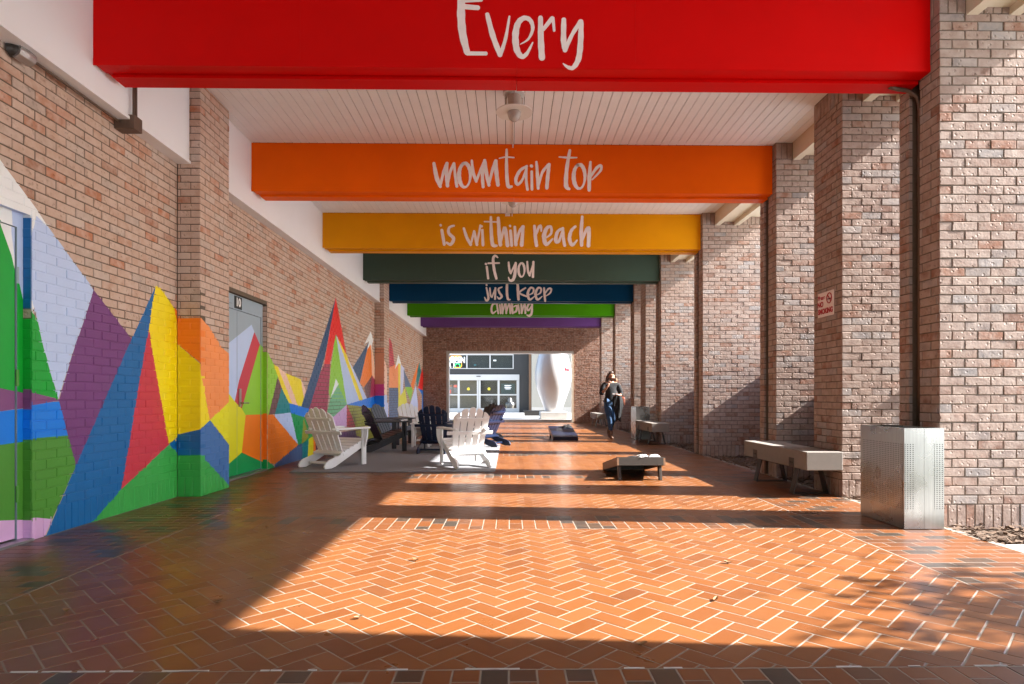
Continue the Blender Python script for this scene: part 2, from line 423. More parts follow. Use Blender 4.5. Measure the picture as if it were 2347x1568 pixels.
def lay(parent, jobs, nparts=0, m='brick', name='brick'):
    """jobs: (Face, rect, depth, paint). nearest in view become parts, the rest one stuff mesh"""
    if nparts:
        key = []
        for k, (fc, r_, dp, pn) in enumerate(jobs):
            c = fc.pt((r_[0] + r_[1]) / 2, (r_[2] + r_[3]) / 2)
            if in_view(c) and fc.N.dot(CAMP - c) > 0:
                q = c - CAMP; key.append((-(fc.N.dot(-q.normalized()) * (r_[1] - r_[0]) * (r_[3] - r_[2])) / q.length_squared, k))
        key.sort(); sel = set(k for _, k in key[:nparts])
    else: sel = set()
    rest = MB()
    for k, (fc, r_, dp, pn) in enumerate(jobs):
        if k in sel:
            mb = MB(); add_brick(mb, fc, *r_, dp, pn, m)
            if mb.f: mb.build(name, parent, loc=fc.pt((r_[0] + r_[1]) / 2, (r_[2] + r_[3]) / 2))
        else: add_brick(rest, fc, *r_, dp, pn, m)
    if rest.f: rest.build('brickwork', parent, kind='stuff')

# ------------------------------------------------------------------ plan of the walkway
XW, XPIL, XP, XO = -3.53, -3.285, 3.51, 4.70     # mural wall, pilaster face, pier inner face, pier outer end
P0, S = 4.96, 3.073                               # first pier front, spacing
ZC, ZB = 4.41, 3.77                               # ceiling, beam underside
YE = 25.1                                         # end wall
PIL = [(6.57, 7.24), (16.12, 16.78)]
XI = (-2.605, 2.60)                               # edges of the herringbone field

# ================================================================== GROUND
g = MB(); g.box(-1500, 1500, -1500, 1500, -.6, -.13, 'ground_pale'); struct(g.build('ground'))
fl = MB(); fl.box(XW - .3, 3.56, -8, 25.6, -.128, -.0013, 'grout'); pave = struct(fl.build('brick_pavement'))
TL, TW, GJ = .214, .107, .0076
tiles = []          # (polygon, rnd, mat)
def clip_rect(poly, x0, x1, y0, y1):
    for a, b in (((x0, y0), (x1, y0)), ((x1, y0), (x1, y1)), ((x1, y1), (x0, y1)), ((x0, y1), (x0, y0))):
        poly, _ = clip_half(poly, a, b)
        if not poly: return None
    return poly if abs(area2(poly)) > .0008 else None
bands = [(P0 - .03 + S * k, P0 + .50 + S * k) for k in range(-3, 8)]
q2 = math.sqrt(.5)
for (y1b, y0n) in [(bands[i][1], bands[i + 1][0]) for i in range(len(bands) - 1)]:
    lo, hi = y1b + .006, y0n - .006
    if hi < -.5 or lo > 25.5: continue
    hi = min(hi, 25.55)
    for i in range(-60, 240):
        for j in range(-40, 240):
            k = (i - j) % 4
            if k not in (0, 3): continue
            cx = ((i + .5) - (j + .5)) * q2 * TW; cy = ((i + .5) + (j + .5)) * q2 * TW
            if abs(cx) > 2.9 or cy < lo - .3 or cy > hi + .3: continue
            g_ = GJ / TW / 2
            r4 = [(i + g_, j + g_), (i + 2 - g_, j + g_), (i + 2 - g_, j + 1 - g_), (i + g_, j + 1 - g_)] if k == 0 else [(i + g_, j + g_), (i + 1 - g_, j + g_), (i + 1 - g_, j + 2 - g_), (i + g_, j + 2 - g_)]
            p = [((a - b) * q2 * TW, (a + b) * q2 * TW) for a, b in r4]
            p = clip_rect(p, XI[0] + .006, XI[1] - .005, lo, hi)
            if p: tiles.append((p, random.random(), 'tile'))
for (b0, b1) in bands:                              # soldier bands under each beam
    if b1 < -.5 or b0 > 25: continue
    nx = int((XI[1] - XI[0]) / TW); wd = (XI[1] - XI[0]) / nx
    for i in range(nx):
        y = b0 - (TL / 2 if i % 2 else 0)
        while y < b1 - .03:
            s_, e_ = max(y, b0), min(y + TL, b1)
            if e_ - s_ > .04:
                x = XI[0] + i * wd
                tiles.append(([(x + GJ / 2, s_ + GJ / 2), (x + wd - GJ / 2, s_ + GJ / 2), (x + wd - GJ / 2, e_ - GJ / 2), (x + GJ / 2, e_ - GJ / 2)], random.random(), 'tile_border'))
            y += TL
for (x0, x1) in ((XW + .02, XI[0] - .005), (XI[1] + .003, 3.50)):
    r_ = 0; y = -.5
    while y < 25.5:
        x = x0 - (TL / 2 if r_ % 2 else 0) - random.choice((0, 0))
        while x < x1 - .02:
            s_, e_ = max(x, x0), min(x + TL, x1)
            if e_ - s_ > .03: tiles.append(([(s_ + GJ / 2, y + GJ / 2), (e_ - GJ / 2, y + GJ / 2), (e_ - GJ / 2, y + TW - GJ / 2), (s_ + GJ / 2, y + TW - GJ / 2)], random.random() * (1 if x0 < 0 else .93), 'tile_border'))
            x += TL
        y += TW; r_ += 1
def add_tile(mb, p, rn, m):
    if area2(p) < 0: p = p[::-1]
    n = len(p); cx = sum(a for a, b in p) / n; cy = sum(b for a, b in p) / n; c = .0022
    tx, ty, tz = random.uniform(-.0014, .0014), random.uniform(-.0014, .0014), random.uniform(-.0002, .0004)
    zt = lambda a, b: tz + (a - cx) * tx + (b - cy) * ty
    ins = []
    for a, b in p:
        d = math.hypot(a - cx, b - cy); ins.append((a + (cx - a) / d * c * 1.4, b + (cy - b) / d * c * 1.4))
    mb.face([(a, b, zt(a, b)) for a, b in ins], m, rn)
    for i in range(n):
        k = (i + 1) % n
        mb.face([(*p[i], zt(*p[i]) - .0009), (*p[k], zt(*p[k]) - .0009), (*ins[k], zt(*ins[k])), (*ins[i], zt(*ins[i]))], m, rn)
        mb.face([(*p[i], -.012), (*p[k], -.012), (*p[k], zt(*p[k]) - .0009), (*p[i], zt(*p[i]) - .0009)], m, rn)
tk = []
for k, (p, rn, m) in enumerate(tiles):
    cx = sum(a for a, b in p) / len(p); cy = sum(b for a, b in p) / len(p)
    if in_view(Vector((cx, cy, 0))): tk.append((-abs(area2(p)) / max(cy, .5) ** 3, k))
tk.sort(); sel = set(k for _, k in tk[:300]); rest = MB()
for k, (p, rn, m) in enumerate(tiles):
    if k in sel:
        mb = MB(); add_tile(mb, p, rn, m); mb.build('paving_tile', pave, loc=(sum(a for a, b in p) / len(p), sum(b for a, b in p) / len(p), 0))
    else: add_tile(rest, p, rn, m)
rest.build('paving', pave, kind='stuff')
# pale mortar chips along the field edge
cp = MB()
for k in range(26):
    x = random.uniform(-2.2, 2.4); y = bands[2][1] + .006; L_ = random.uniform(.02, .12)
    cp.box(x, x + L_, y - .004, y + .004, -.007, .0012 + random.uniform(0, .0006), 'concrete')
cp.build('joint_mortar', pave, kind='stuff')
# outside ground right of the piers
o = MB(); o.box(3.56, 4.9, -8, 3.4, -.128, -.03, 'earth'); o.box(3.56, 4.9, 4.40, 25.6, -.128, -.03, 'earth'); o.box(4.9, 7.4, -8, 25.6, -.128, -.04, 'lawn'); bed = struct(o.build('planting_bed'))
o = MB(); o.box(3.56, 4.9, 3.4, 4.40, -.128, -.012, 'concrete'); struct(o.build('side_pavement'))
ch = MB()
for k in range(5200):
    y = 4.42 + (random.random() ** 1.6) * 20; x = 3.52 + random.random() ** 1.5 * 1.6
    L_, W_ = random.uniform(.012, .045), random.uniform(.005, .014); a = random.uniform(0, 6.3); t = random.uniform(-.5, .5)
    z = -.022 + random.random() * .035
    U = Vector((math.cos(a), math.sin(a), t)) * L_; V = Vector((-math.sin(a), math.cos(a), random.uniform(-.5, .5))) * W_
    c = Vector((x, y, z)); N = Vector((0, 0, .004))
    P4 = [c - U - V, c + U - V, c + U + V, c - U + V]
    ch.face([p + N for p in P4], 'bark_chip'); ch.face([P4[0], P4[1], P4[1] + N, P4[0] + N], 'bark_chip'); ch.face([P4[1], P4[2], P4[2] + N, P4[1] + N], 'bark_chip')
mo = ch.build('bark_mulch', kind='stuff'); tag(mo, 'loose brown bark mulch along the feet of the brick piers', 'mulch')

# ================================================================== MURAL
near = Paint(); pf = Paint(); pin_ = Paint(); dpaint = Paint(); pf2 = Paint(); pin2 = Paint(); ldoor = Paint()
def W(*pp):                                         # picture points on the mural wall -> (Y, z)
    return [(lambda q: (q.y, q.z))(on('x', XW, *p)) for p in pp]
def A(pp, m, mortar=True): near.add(W(*pp), m and 'paint_' + m, mortar)
# -- near part, between the two doors
A([(-260, -60), (0, 365), z2(330, 370), z2(420, 510), z2(330, 425), z2(330, 800), (60, 900), (-260, 640)], 'white')
A([z2(320, 415), z2(420, 510), z2(820, 1062), z2(650, 1567), z3(452, 396), z3(340, 0), z2(325, 1310), z2(200, 900)], 'paleblue')
A([z2(150, 1100), z2(325, 1310), z3(340, 0), z3(452, 396), z3(285, 355), z3(150, 330)], 'green')
A([z3(150, 330), z3(285, 355), z3(455, 398), z3(460, 408), z3(285, 440), z3(150, 470)], 'mauve')
A([z3(150, 460), z3(285, 440), z3(460, 410), z3(528, 682), z3(285, 702), z3(150, 725)], 'brightblue')
A([z3(150, 725), z3(285, 700), z3(528, 680), z3(592, 912), z3(404, 1332), z3(285, 1318), z3(150, 1330)], 'olive')
A([z3(150, 1330), z3(285, 1318), z3(404, 1330), z3(330, 1500), z3(330, 1620), z3(150, 1620)], 'pink')
A([z2(820, 1062), z2(1150, 1492), z3(992, 0), z3(592, 915), z3(528, 683), z3(458, 402), z3(580, 0)], 'purple')
A([z2(1358, 1025), z2(1330, 1180), z2(1300, 1400), z3(1130, 0), z3(1060, 400), z3(1000, 780), z3(940, 1102), z3(680, 1400), z3(330, 1520), z3(592, 912), z3(992, 0)], 'blue')
A([z2(1300, 1400), z2(1325, 1567), z3(1180, 0), z3(1312, 750), z3(940, 1102), z3(1000, 780), z3(1060, 400), z3(1130, 0)], 'red')
A([z2(1358, 1025), z2(1395, 1040), z2(1520, 1220), z2(1590, 1567), z3(1420, 0), z3(1420, 655), z3(1312, 750), z3(1180, 0), z2(1300, 1400), z2(1330, 1180)], 'yellow')
A([z2(1520, 1220), z2(1590, 1290), z2(1590, 1600)], 'orange')
A([z3(1312, 750), z3(1420, 655), z3(1420, 856)], 'blue')
A([z3(1312, 752), z3(1420, 856), z3(1420, 1300), z3(660, 1500), z3(660, 1420), z3(940, 1102)], 'grass')
# -- right of door 10
A([z4(470, 595), z4(520, 690), z4(545, 770), z4(480, 1042), z4(470, 1042)], 'lime')
A([z4(545, 770), z4(572, 850), z4(530, 1036), z4(478, 1044)], 'brown', False)
A([z4(572, 850), z4(626, 962), z4(642, 1034), z4(524, 1040)], 'teal')
A([z4(515, 685), z4(545, 700), z4(652, 972), z4(625, 962), z4(572, 850)], 'yellow')
A([z4(545, 700), z4(602, 745), z4(692, 982), z4(650, 972)], 'peach')
A([z4(600, 745), z4(710, 790), z4(732, 920), z4(716, 988), z4(690, 982)], 'yellow')
A([z4(710, 790), z4(746, 870), z4(730, 925)], 'peach')
A([z4(470, 1044), z4(512, 1042), z4(692, 1260), z4(520, 1402), z4(470, 1378)], 'orange')
A([z4(510, 1042), z4(637, 1028), z4(692, 1260)], 'paleblue')
A([z4(637, 1030), z4(772, 1068), z4(800, 1200), z4(716, 1258), z4(690, 1258)], 'emerald')
A([z4(730, 1060), z4(766, 1205), z4(715, 1256)], 'olivegold')
A([z4(625, 960), z4(785, 1004), z4(785, 1075), z4(637, 1032)], 'brightblue')
A([z4(470, 1376), z4(534, 1425), z4(534, 1450), z4(470, 1465)], 'emerald')
A([z4(520, 1402), z4(692, 1258), z4(722, 1250), z4(722, 1400), z4(532, 1450)], 'slate')
A([z4(720, 1252), z4(766, 1222), z4(758, 1380), z4(720, 1390)], 'teal')
A([z4(766, 1218), z4(800, 1196), z4(797, 1370), z4(756, 1380)], 'acid')
A([z4(800, 1196), z4(816, 1194), z4(816, 1370), z4(796, 1370)], 'orange')
A([z4(816, 1194), z4(1140, 1150), z4(1140, 1300), z4(816, 1370)], 'plum')
A([z5(462, 92), z5(420, 330), z5(370, 600), z5(330, 800), z5(270, 1010), z5(170, 1392), z5(60, 1368)], 'navy')
A([z5(462, 92), z5(590, 772), z5(466, 520), z5(440, 640), z5(395, 872), z5(326, 872), z5(420, 330)], 'scarlet')
A([z5(326, 870), z5(396, 870), z5(384, 1200), z5(352, 1460), z5(150, 1400), z5(270, 1010)], 'crimson', False)
A([z5(462, 524), z5(500, 760), z5(592, 1342), z5(400, 1262), z5(380, 1200), z5(405, 900)], 'lime')
A([z5(405, 1260), z5(490, 1110), z5(592, 1340), z5(440, 1500), z5(350, 1465)], 'mint', False)
A([z5(465, 1038), z5(496, 1100), z5(404, 1262)], 'white')
A([z5(465, 525), z5(592, 790), z5(742, 1296), z5(592, 1342), z5(500, 760)], 'paleblue')
A([z5(480, 556), z5(602, 790), z5(782, 1287), z5(735, 1292)], 'yellow')
A([z5(590, 775), z5(662, 920), z5(828, 1276), z5(780, 1287)], 'lilac')
A([z5(850, 605), z5(742, 1084), z5(660, 910)], 'navy')
A([z5(870, 640), z5(886, 1010), z5(790, 1142), z5(742, 1090), z5(835, 680)], 'orange')
A([z5(870, 488), z5(897, 590), z5(872, 720), z5(870, 640), z5(830, 700), z5(850, 605), z5(798, 637)], 'white')
A([z5(876, 640), z5(905, 800), z5(935, 1090), z5(884, 1010)], 'peach')
A([z5(790, 1142), z5(886, 1000), z5(862, 1256), z5(826, 1274)], 'brown', False)
A([z5(885, 1004), z5(935, 1082), z5(935, 1245), z5(860, 1256)], 'crimson')
A([z5(590, 1342), z5(935, 1238), z5(935, 1396), z5(740, 1362)], 'brightblue')
A([z5(590, 1345), z5(740, 1360), z5(935, 1396), z5(935, 1800), z5(700, 1700), z5(680, 1568)], 'olivegold', False)
A([z5(590, 1345), z5(590, 1600), z5(420, 1600), z5(430, 1492)], 'pink')
A([z5(590, 1345), z5(660, 1500), z5(700, 1640), z5(590, 1600)], 'red', False)
# -- beyond the far pilaster
A([z5(1040, 555), z5(1090, 570), z5(1120, 640), z5(1150, 900), z5(1040, 950)], 'red', False)
A([z5(1040, 935), z5(1190, 860), z5(1190, 1147), z5(1040, 1147)], 'peachorange')
A([z5(1190, 755), z5(1226, 872), z5(1190, 870), z5(1150, 930)], 'white')
A([z5(1190, 858), z5(1216, 870), z5(1216, 1242), z5(1192, 1282)], 'yellow')
A([z5(1216, 868), z5(1262, 920), z5(1242, 1200), z5(1214, 1242)], 'lilac')
A([z5(1250, 925), z5(1342, 1137), z5(1268, 1137)], 'slate')
A([z5(1268, 1137), z5(1368, 1137), z5(1332, 1302)], 'lime')
A([z5(1040, 1147), z5(1190, 1147), z5(1190, 1600), z5(1040, 1600)], 'slate', False)
A([z5(1190, 1280), z5(1270, 1150), z5(1300, 1400), z5(1190, 1450)], 'acid')
A([z5(1430, 840), z5(1402, 1020), z5(1362, 1182), z5(1336, 1112)], 'orange')
A([z5(1432, 845), z5(1458, 960), z5(1412, 1132), z5(1398, 1062)], 'teal')
A([z5(1470, 900), z5(1490, 1060), z5(1472, 1182), z5(1420, 1152)], 'scarlet')
A([z5(1420, 1150), z5(1500, 1190), z5(1500, 1620), z5(1466, 1620), z5(1468, 1232)], 'brightblue')
A([z5(1395, 1118), z5(1425, 1400), z5(1310, 1400)], 'lilac')
A([z5(1425, 1240), z5(1450, 1240), z5(1450, 1560), z5(1410, 1560)], 'tan')
# -- pilaster beside door 10: face towards the viewer (X,z) and inner face (Y,z)
def q1(p): c = on('y', PIL[0][0], *p); return (c.x, c.z)
def q3(p): c = on('x', XPIL, *p); return (c.y, c.z)
for pp, m in (([z2(1500, 1310), z2(1800, 1305), z3(1600, 150), z3(1340, -60)], 'orange'), ([z3(1340, -60), z3(1600, 160), z3(1600, 622), z3(1340, 682)], 'yellow'),
              ([z3(1340, 682), z3(1600, 622), z3(1600, 832), z3(1340, 836)], 'blue'), ([z3(1340, 836), z3(1600, 832), z3(1600, 1300), z3(1340, 1300)], 'grass')):
    pf.add([q1(p) for p in pp], 'paint_' + m)
for pp, m in (([z2(1750, 1296), z2(1830, 1390), z2(1935, 1567), z3(1800, 60), z3(1800, 400), z3(1630, 560), z3(1550, 130)], 'peachorange'), ([z3(1550, 130), z3(1630, 560), z3(1550, 640)], 'yellow'),
              ([z3(1630, 560), z3(1800, 400), z3(1800, 780)], 'acid'), ([z3(1631, 560), z3(1800, 780), z3(1800, 1090), z3(1550, 815), z3(1550, 640)], 'bluegrey'),
              ([z3(1550, 815), z3(1800, 1090), z3(1800, 1200), z3(1550, 1300)], 'grass')):
    pin_.add([q3(p) for p in pp], 'paint_' + m)
def q4(p): c = on('y', PIL[1][0], *p); return (c.x, c.z)
for y0, y1, m in ((680, 1105, 'tan'), (1105, 1238, 'magenta'), (1238, 1372, 'brightblue'), (1372, 1900, 'olivegold')):
    pf2.add([q4(z5(880, y0)), q4(z5(1040, y0)), q4(z5(1040, y1)), q4(z5(880, y1))], 'paint_' + m)
for pp, m in (([z5(1000, 690), z5(1060, 930), z5(1060, 1230), z5(1000, 1230)], 'peach'), ([z5(1000, 1230), z5(1060, 1230), z5(1060, 1320), z5(1000, 1320)], 'paleblue'), ([z5(1000, 1320), z5(1075, 1320), z5(1075, 1900), z5(1000, 1900)], 'lilac')):
    pin2.add([q3(p) for p in pp], 'paint_' + m)
XD = XW - .085
def q5(p): c = on('x', XD + .02, *p); return (c.y, c.z)
for pp, m in (([(150, 568), (360, 398), (380, 450), (270, 800), (240, 948), (188, 880), (150, 840)], 'paleblue'), ([(380, 450), (419, 540), (340, 820), (290, 1002), (240, 948), (270, 800)], 'red'),
              ([(419, 540), (455, 586), (455, 1042), (318, 1046), (290, 1002), (340, 820)], 'lime'), ([(150, 840), (188, 880), (240, 948), (290, 1000), (318, 1046), (290, 1316), (150, 1440)], 'acid'),
              ([(318, 1045), (470, 1040), (470, 1402), (290, 1316)], 'orange'), ([(150, 1438), (290, 1315), (470, 1398), (470, 1560), (150, 1560)], 'emerald')):
    dpaint.add([q5(z4(*p)) for p in pp], 'paint_' + m)
for pp, m in (([(-200, 300), z2(0, 240), z2(65, 250), z2(85, 320), z2(0, 330), (-200, 600)], 'green'), ([(-200, 380), z2(0, 320), z2(330, 430), z2(330, 900), z2(0, 900), (-200, 700)], 'white'),
              ([z2(100, 350), z2(330, 420), z2(330, 1250), z2(225, 1250), z2(160, 990), z2(110, 560)], 'paleblue'),
              ([(-200, 420), z2(0, 450), z2(110, 760), z2(220, 1240), z2(340, 1340), z3(300, 400), (-200, 890)], 'green'),
              ([(-200, 870), z3(0, 310), z3(300, 375), z3(300, 450), z3(0, 495), (-200, 955)], 'mauve'), ([(-200, 955), z3(0, 495), z3(300, 455), z3(300, 712), z3(0, 755), (-200, 1040)], 'brightblue'),
              ([(-200, 1040), z3(0, 755), z3(300, 712), z3(300, 1330), z3(0, 1345), (-200, 1200)], 'olive'), ([(-200, 1195), z3(0, 1342), z3(300, 1330), z3(300, 1700), (-200, 1700)], 'pink')):
    ldoor.add([q5(p) for p in pp], 'paint_' + m)

# ================================================================== MURAL WALL
DOORS = [(3.30, 4.585, 2.41), (7.34, 8.985, 2.40)]
wall = thing('mural_wall', 'long tan brick wall painted with colourful geometric mountains on the left', 'wall', (XW, 12, 0))
WF = Face((XW, 0, 0), (0, 1, 0), (0, 0, 1), (1, 0, 0))
def cut_doors(rs):
    out = []
    for a0, a1, b0, b1 in rs:
        segs = [(a0, a1)]
        for d0, d1, dh in DOORS:
            if b0 < dh - .02:
                ns = []
                for s_, e_ in segs:
                    if e_ <= d0 or s_ >= d1: ns.append((s_, e_))
                    else:
                        if s_ < d0 - .02: ns.append((s_, d0))
                        if e_ > d1 + .02: ns.append((d1, e_))
                segs = ns
        out += [(s_, e_, max(b0, 0), b1) for s_, e_ in segs]
    return out
jobs = []
for a0, a1 in ((2.6, PIL[0][0]), (PIL[0][1], PIL[1][0]), (PIL[1][1], YE)):
    jobs += [(WF, r_, .03, near) for r_ in cut_doors(rows(a0, a1, 0, 3.62, True, phase=0))]
lay(wall, jobs, 300)
mw = MB()                                            # mortar bed behind the bricks, painted where the paint covers it
y = 2.6
while y < YE:
    ye = min(y + .43, YE); z = 0
    while z < 3.62:
        ze = min(z + .3, 3.62)
        for a0, a1, b0, b1 in cut_doors([(y, ye, z, min(ze, 2.4))] if z < 2.4 else []) + ([(y, ye, max(z, 2.4), ze)] if ze > 2.4 else []):
            for poly, m in near.split([(a0, b0), (a1, b0), (a1, b1), (a0, b1)], 'mortar', True):
                mw.face([(XW - .0045, a, b) for a, b in poly], m)
        z = ze
    y = ye
mw.build('mortar_bed', wall)
c = MB()                                             # wall body with door recesses
ys = [-4, 2.6, DOORS[0][0], DOORS[0][1], DOORS[1][0], DOORS[1][1], YE]
c.box(XW - .35, XW - .005, -8, 2.6, 0, 4.4, 'brick_far')
for a0, a1 in ((2.6, 3.3), (DOORS[0][1] + .012, DOORS[1][0]), (DOORS[1][1] + .012, YE)): c.box(XW - .35, XW - .02, a0, a1, 0, 4.4, 'mortar')
for d0, d1, dh in DOORS:
    c.box(XW - .35, XW - .02, d0, d1, dh, 4.4, 'mortar'); c.box(XW - .35, XW - .12, d0, d1, 0, dh, 'mortar')
c.build('wall_core', wall)
# reveals of the door recesses: painted bricks
for d0, d1, dh in DOORS:
    rv = MB(); fc = Face((XW - .10, d1, 0), (1, 0, 0), (0, 0, 1), (0, -1, 0)); b = 0; i = 0
    while b < dh - .01:
        pt_ = near.at((d1 + .03, b + .04), 'brick')
        if d0 < 4 and pt_ == 'paint_paleblue': pt_ = 'paint_blue'
        add_brick(rv, fc, 0, .097, b, min(b + BH, dh), .02, None, pt_); rv.face([fc.pt(0, b, -.003), fc.pt(.099, b, -.003), fc.pt(.099, min(b + BH, dh), -.003), fc.pt(0, min(b + BH, dh), -.003)], pt_ if pt_ != 'brick' else 'mortar'); b += BH; i += 1
    rv.face([(XW - .1, d0, dh - .002), (XW - .1, d1, dh - .002), (XW - .004, d1, dh - .002), (XW - .004, d0, dh - .002)], 'paint_paleblue' if d0 < 4 else 'mortar')
    rv.build('door_reveal', wall)
# pilasters
for k, (y0, y1) in enumerate(PIL):
    pl = MB(); pl.box(XW - .02, XPIL - .006, y0 + .006, y1 - .006, 0, ZC, 'mortar')
    pil = pl.build('pilaster', wall)
    pil['label'] = ['wide brick pilaster beside the grey-blue door', 'brick pilaster behind the dark lounge chairs'][k]
    fF = Face((XW, y0, 0), (1, 0, 0), (0, 0, 1), (0, -1, 0)); wdt = XPIL - XW
    fI = Face((XPIL, y0, 0), (0, 1, 0), (0, 0, 1), (1, 0, 0)); dp = y1 - y0
    PF, PI = (Paint(), pin_) if k == 0 else (Paint(), pin2)
    for x0, x1, b0, b1, tri, m, mo in (pf if k == 0 else pf2).t: PF.add([(a - XW, b) for a, b in tri], m, mo)
    PIs = Paint()
    for x0, x1, b0, b1, tri, m, mo in PI.t: PIs.add([(a - y0, b) for a, b in tri], m, mo)
    js = []; b = BL; i = 0
    for q in range(3): js.append((fF, (q * wdt / 3, (q + 1) * wdt / 3, 0, BL), .09, PF))
    for q in range(9): js.append((fI, ((q * dp / 9) + (.0 if q else .0), (q + 1) * dp / 9, 0, BL), .0 + .03, PIs))
    while b < ZC - .01:
        t = min(b + BH, ZC)
        if i % 2 == 0: js += [(fF, (0, .032, b, t), .03, PF), (fF, (.032, wdt, b, t), .10, PF)]; a = .106
        else: js += [(fF, (0, .14, b, t), .03, PF), (fF, (.14, wdt, b, t), .03, PF)]; a = .0
        while a < dp - .01: js.append((fI, (a, min(a + BL, dp), b, t), .03, PIs)); a += BL
        b = t; i += 1
    if k == 0: lay(pil, js, 260)
    else: lay(pil, js, 0)
    pm = MB()
    for poly, m in PF.split([(0, 0), (wdt, 0), (wdt, 2.2), (0, 2.2)], 'mortar'): pm.face([fF.pt(a, b_, -.0045) for a, b_ in poly], m)
    for poly, m in PIs.split([(0, 0), (dp, 0), (dp, 2.2), (0, 2.2)], 'mortar'): pm.face([fI.pt(a, b_, -.0045) for a, b_ in poly], m)
    pm.build('mortar_bed', pil)
# doors
def painted_panel(mb, x, y0, y1, zb, zt, pn, default):
    for poly, m in pn.split([(y0, zb), (y1, zb), (y1, zt), (y0, zt)], default): mb.face([(x, a, b) for a, b in poly], m)
def door(d0, d1, dh, pn, leaves, lab, header):
    fw = .055
    b = MB(); xf = XD + .022
    for y0, y1, zb, zt in ((d0, d0 + fw, .02, dh), (d1 - fw, d1, .02, dh), (d0 + fw, d1 - fw, header, dh)):
        b.box(XD - .05, xf - .0005, y0, y1, zb, zt, 'door_grey'); painted_panel(b, xf, y0, y1, zb, zt, pn, 'door_grey')
    d = b.build('door', wall); d['label'] = lab
    for k, (y0, y1) in enumerate(leaves):
        l = MB(); l.box(XD - .045, XD + .0115, y0 + .004, y1 - .004, .03, header - .006, 'door_grey'); painted_panel(l, XD + .012, y0 + .004, y1 - .004, .03, header - .006, pn, 'door_grey'); l.build('door_leaf', d)
    gp = MB(); gp.box(XD - .08, XD - .046, d0 + fw, d1 - fw, .03, header, 'dark_gap'); gp.build('door_backing', d)
    th = MB(); th.box(XD - .08, XW + .02, d0, d1, 0, .018, 'galvanised'); th.build('threshold', d)
    return d
dA = door(*DOORS[1], dpaint, [(7.395, 8.165), (8.165, 8.93)], 'grey-blue double door numbered 10, lower part painted', 2.21)
dB = door(*DOORS[0], ldoor, [(3.36, 4.525)], 'plain steel door painted over with the mural at the left edge', 2.30)
hx = MB(); hy, hz = 8.235, .98
hx.box(XD + .012, XD + .03, hy - .03, hy + .03, hz - .05, hz + .19, 'door_steel'); h_ = hx.build('lock_plate', dA, bevel=.003)
hx = MB(); hx.tube([(XD + .03, hy, hz), (XD + .075, hy, hz), (XD + .078, hy + .02, hz), (XD + .078, hy + .13, hz)], .011, 'door_steel'); hx.build('lever_handle', dA, smooth=False)
for z in (.35, 1.2, 1.95):
    hx = MB(); hx.tube([(XD + .02, 4.535, z - .06), (XD + .02, 4.535, z + .06)], .011, 'door_grey' if z > 1.5 else 'paint_olive'); hx.build('hinge', dB)
hx = MB(); hx.box(XD + .0225, XD + .04, 7.75, 7.98, 2.27, 2.34, 'door_grey'); hx.build('closer_plate', dA)

def text_mesh(body, size, mat_, bold=0):
    cu = bpy.data.curves.new('t', 'FONT'); cu.body = body; cu.size = size; cu.align_x = 'CENTER'; cu.align_y = 'CENTER'; cu.offset = bold; cu.extrude = .0008
    ob = bpy.data.objects.new('t', cu); col.objects.link(ob)
    dg = bpy.context.evaluated_depsgraph_get(); me = bpy.data.meshes.new_from_object(ob.evaluated_get(dg))
    bpy.data.objects.remove(ob); bpy.data.curves.remove(cu); me.materials.clear(); me.materials.append(MATS[mat_]); return me
def text(name, body, size, mat_, parent, loc, U, V, bold=0, sx=1, slant=0):
    me = text_mesh(body, size, mat_, bold); U = Vector(U); V = Vector(V); N = U.cross(V); 
    M = Matrix((U, V, N)).transposed().to_4x4()
    me.transform(M @ Matrix(((sx, slant, 0, 0), (0, 1, 0, 0), (0, 0, 1, 0), (0, 0, 0, 1))))
    o = bpy.data.objects.new(name, me); col.objects.link(o); o.parent = parent; o.location = Vector(loc) - parent_loc(parent) if parent else loc
    return o
hx = MB(); hx.box(XD + .0225, XD + .0265, 8.06, 8.28, 2.225, 2.385, 'ink'); hx.build('number_plate', dA)
text('door_number', '10', .150, 'paper', dA, (XD + .0285, 8.17, 2.305), (0, 1, 0), (0, 0, 1), .006)

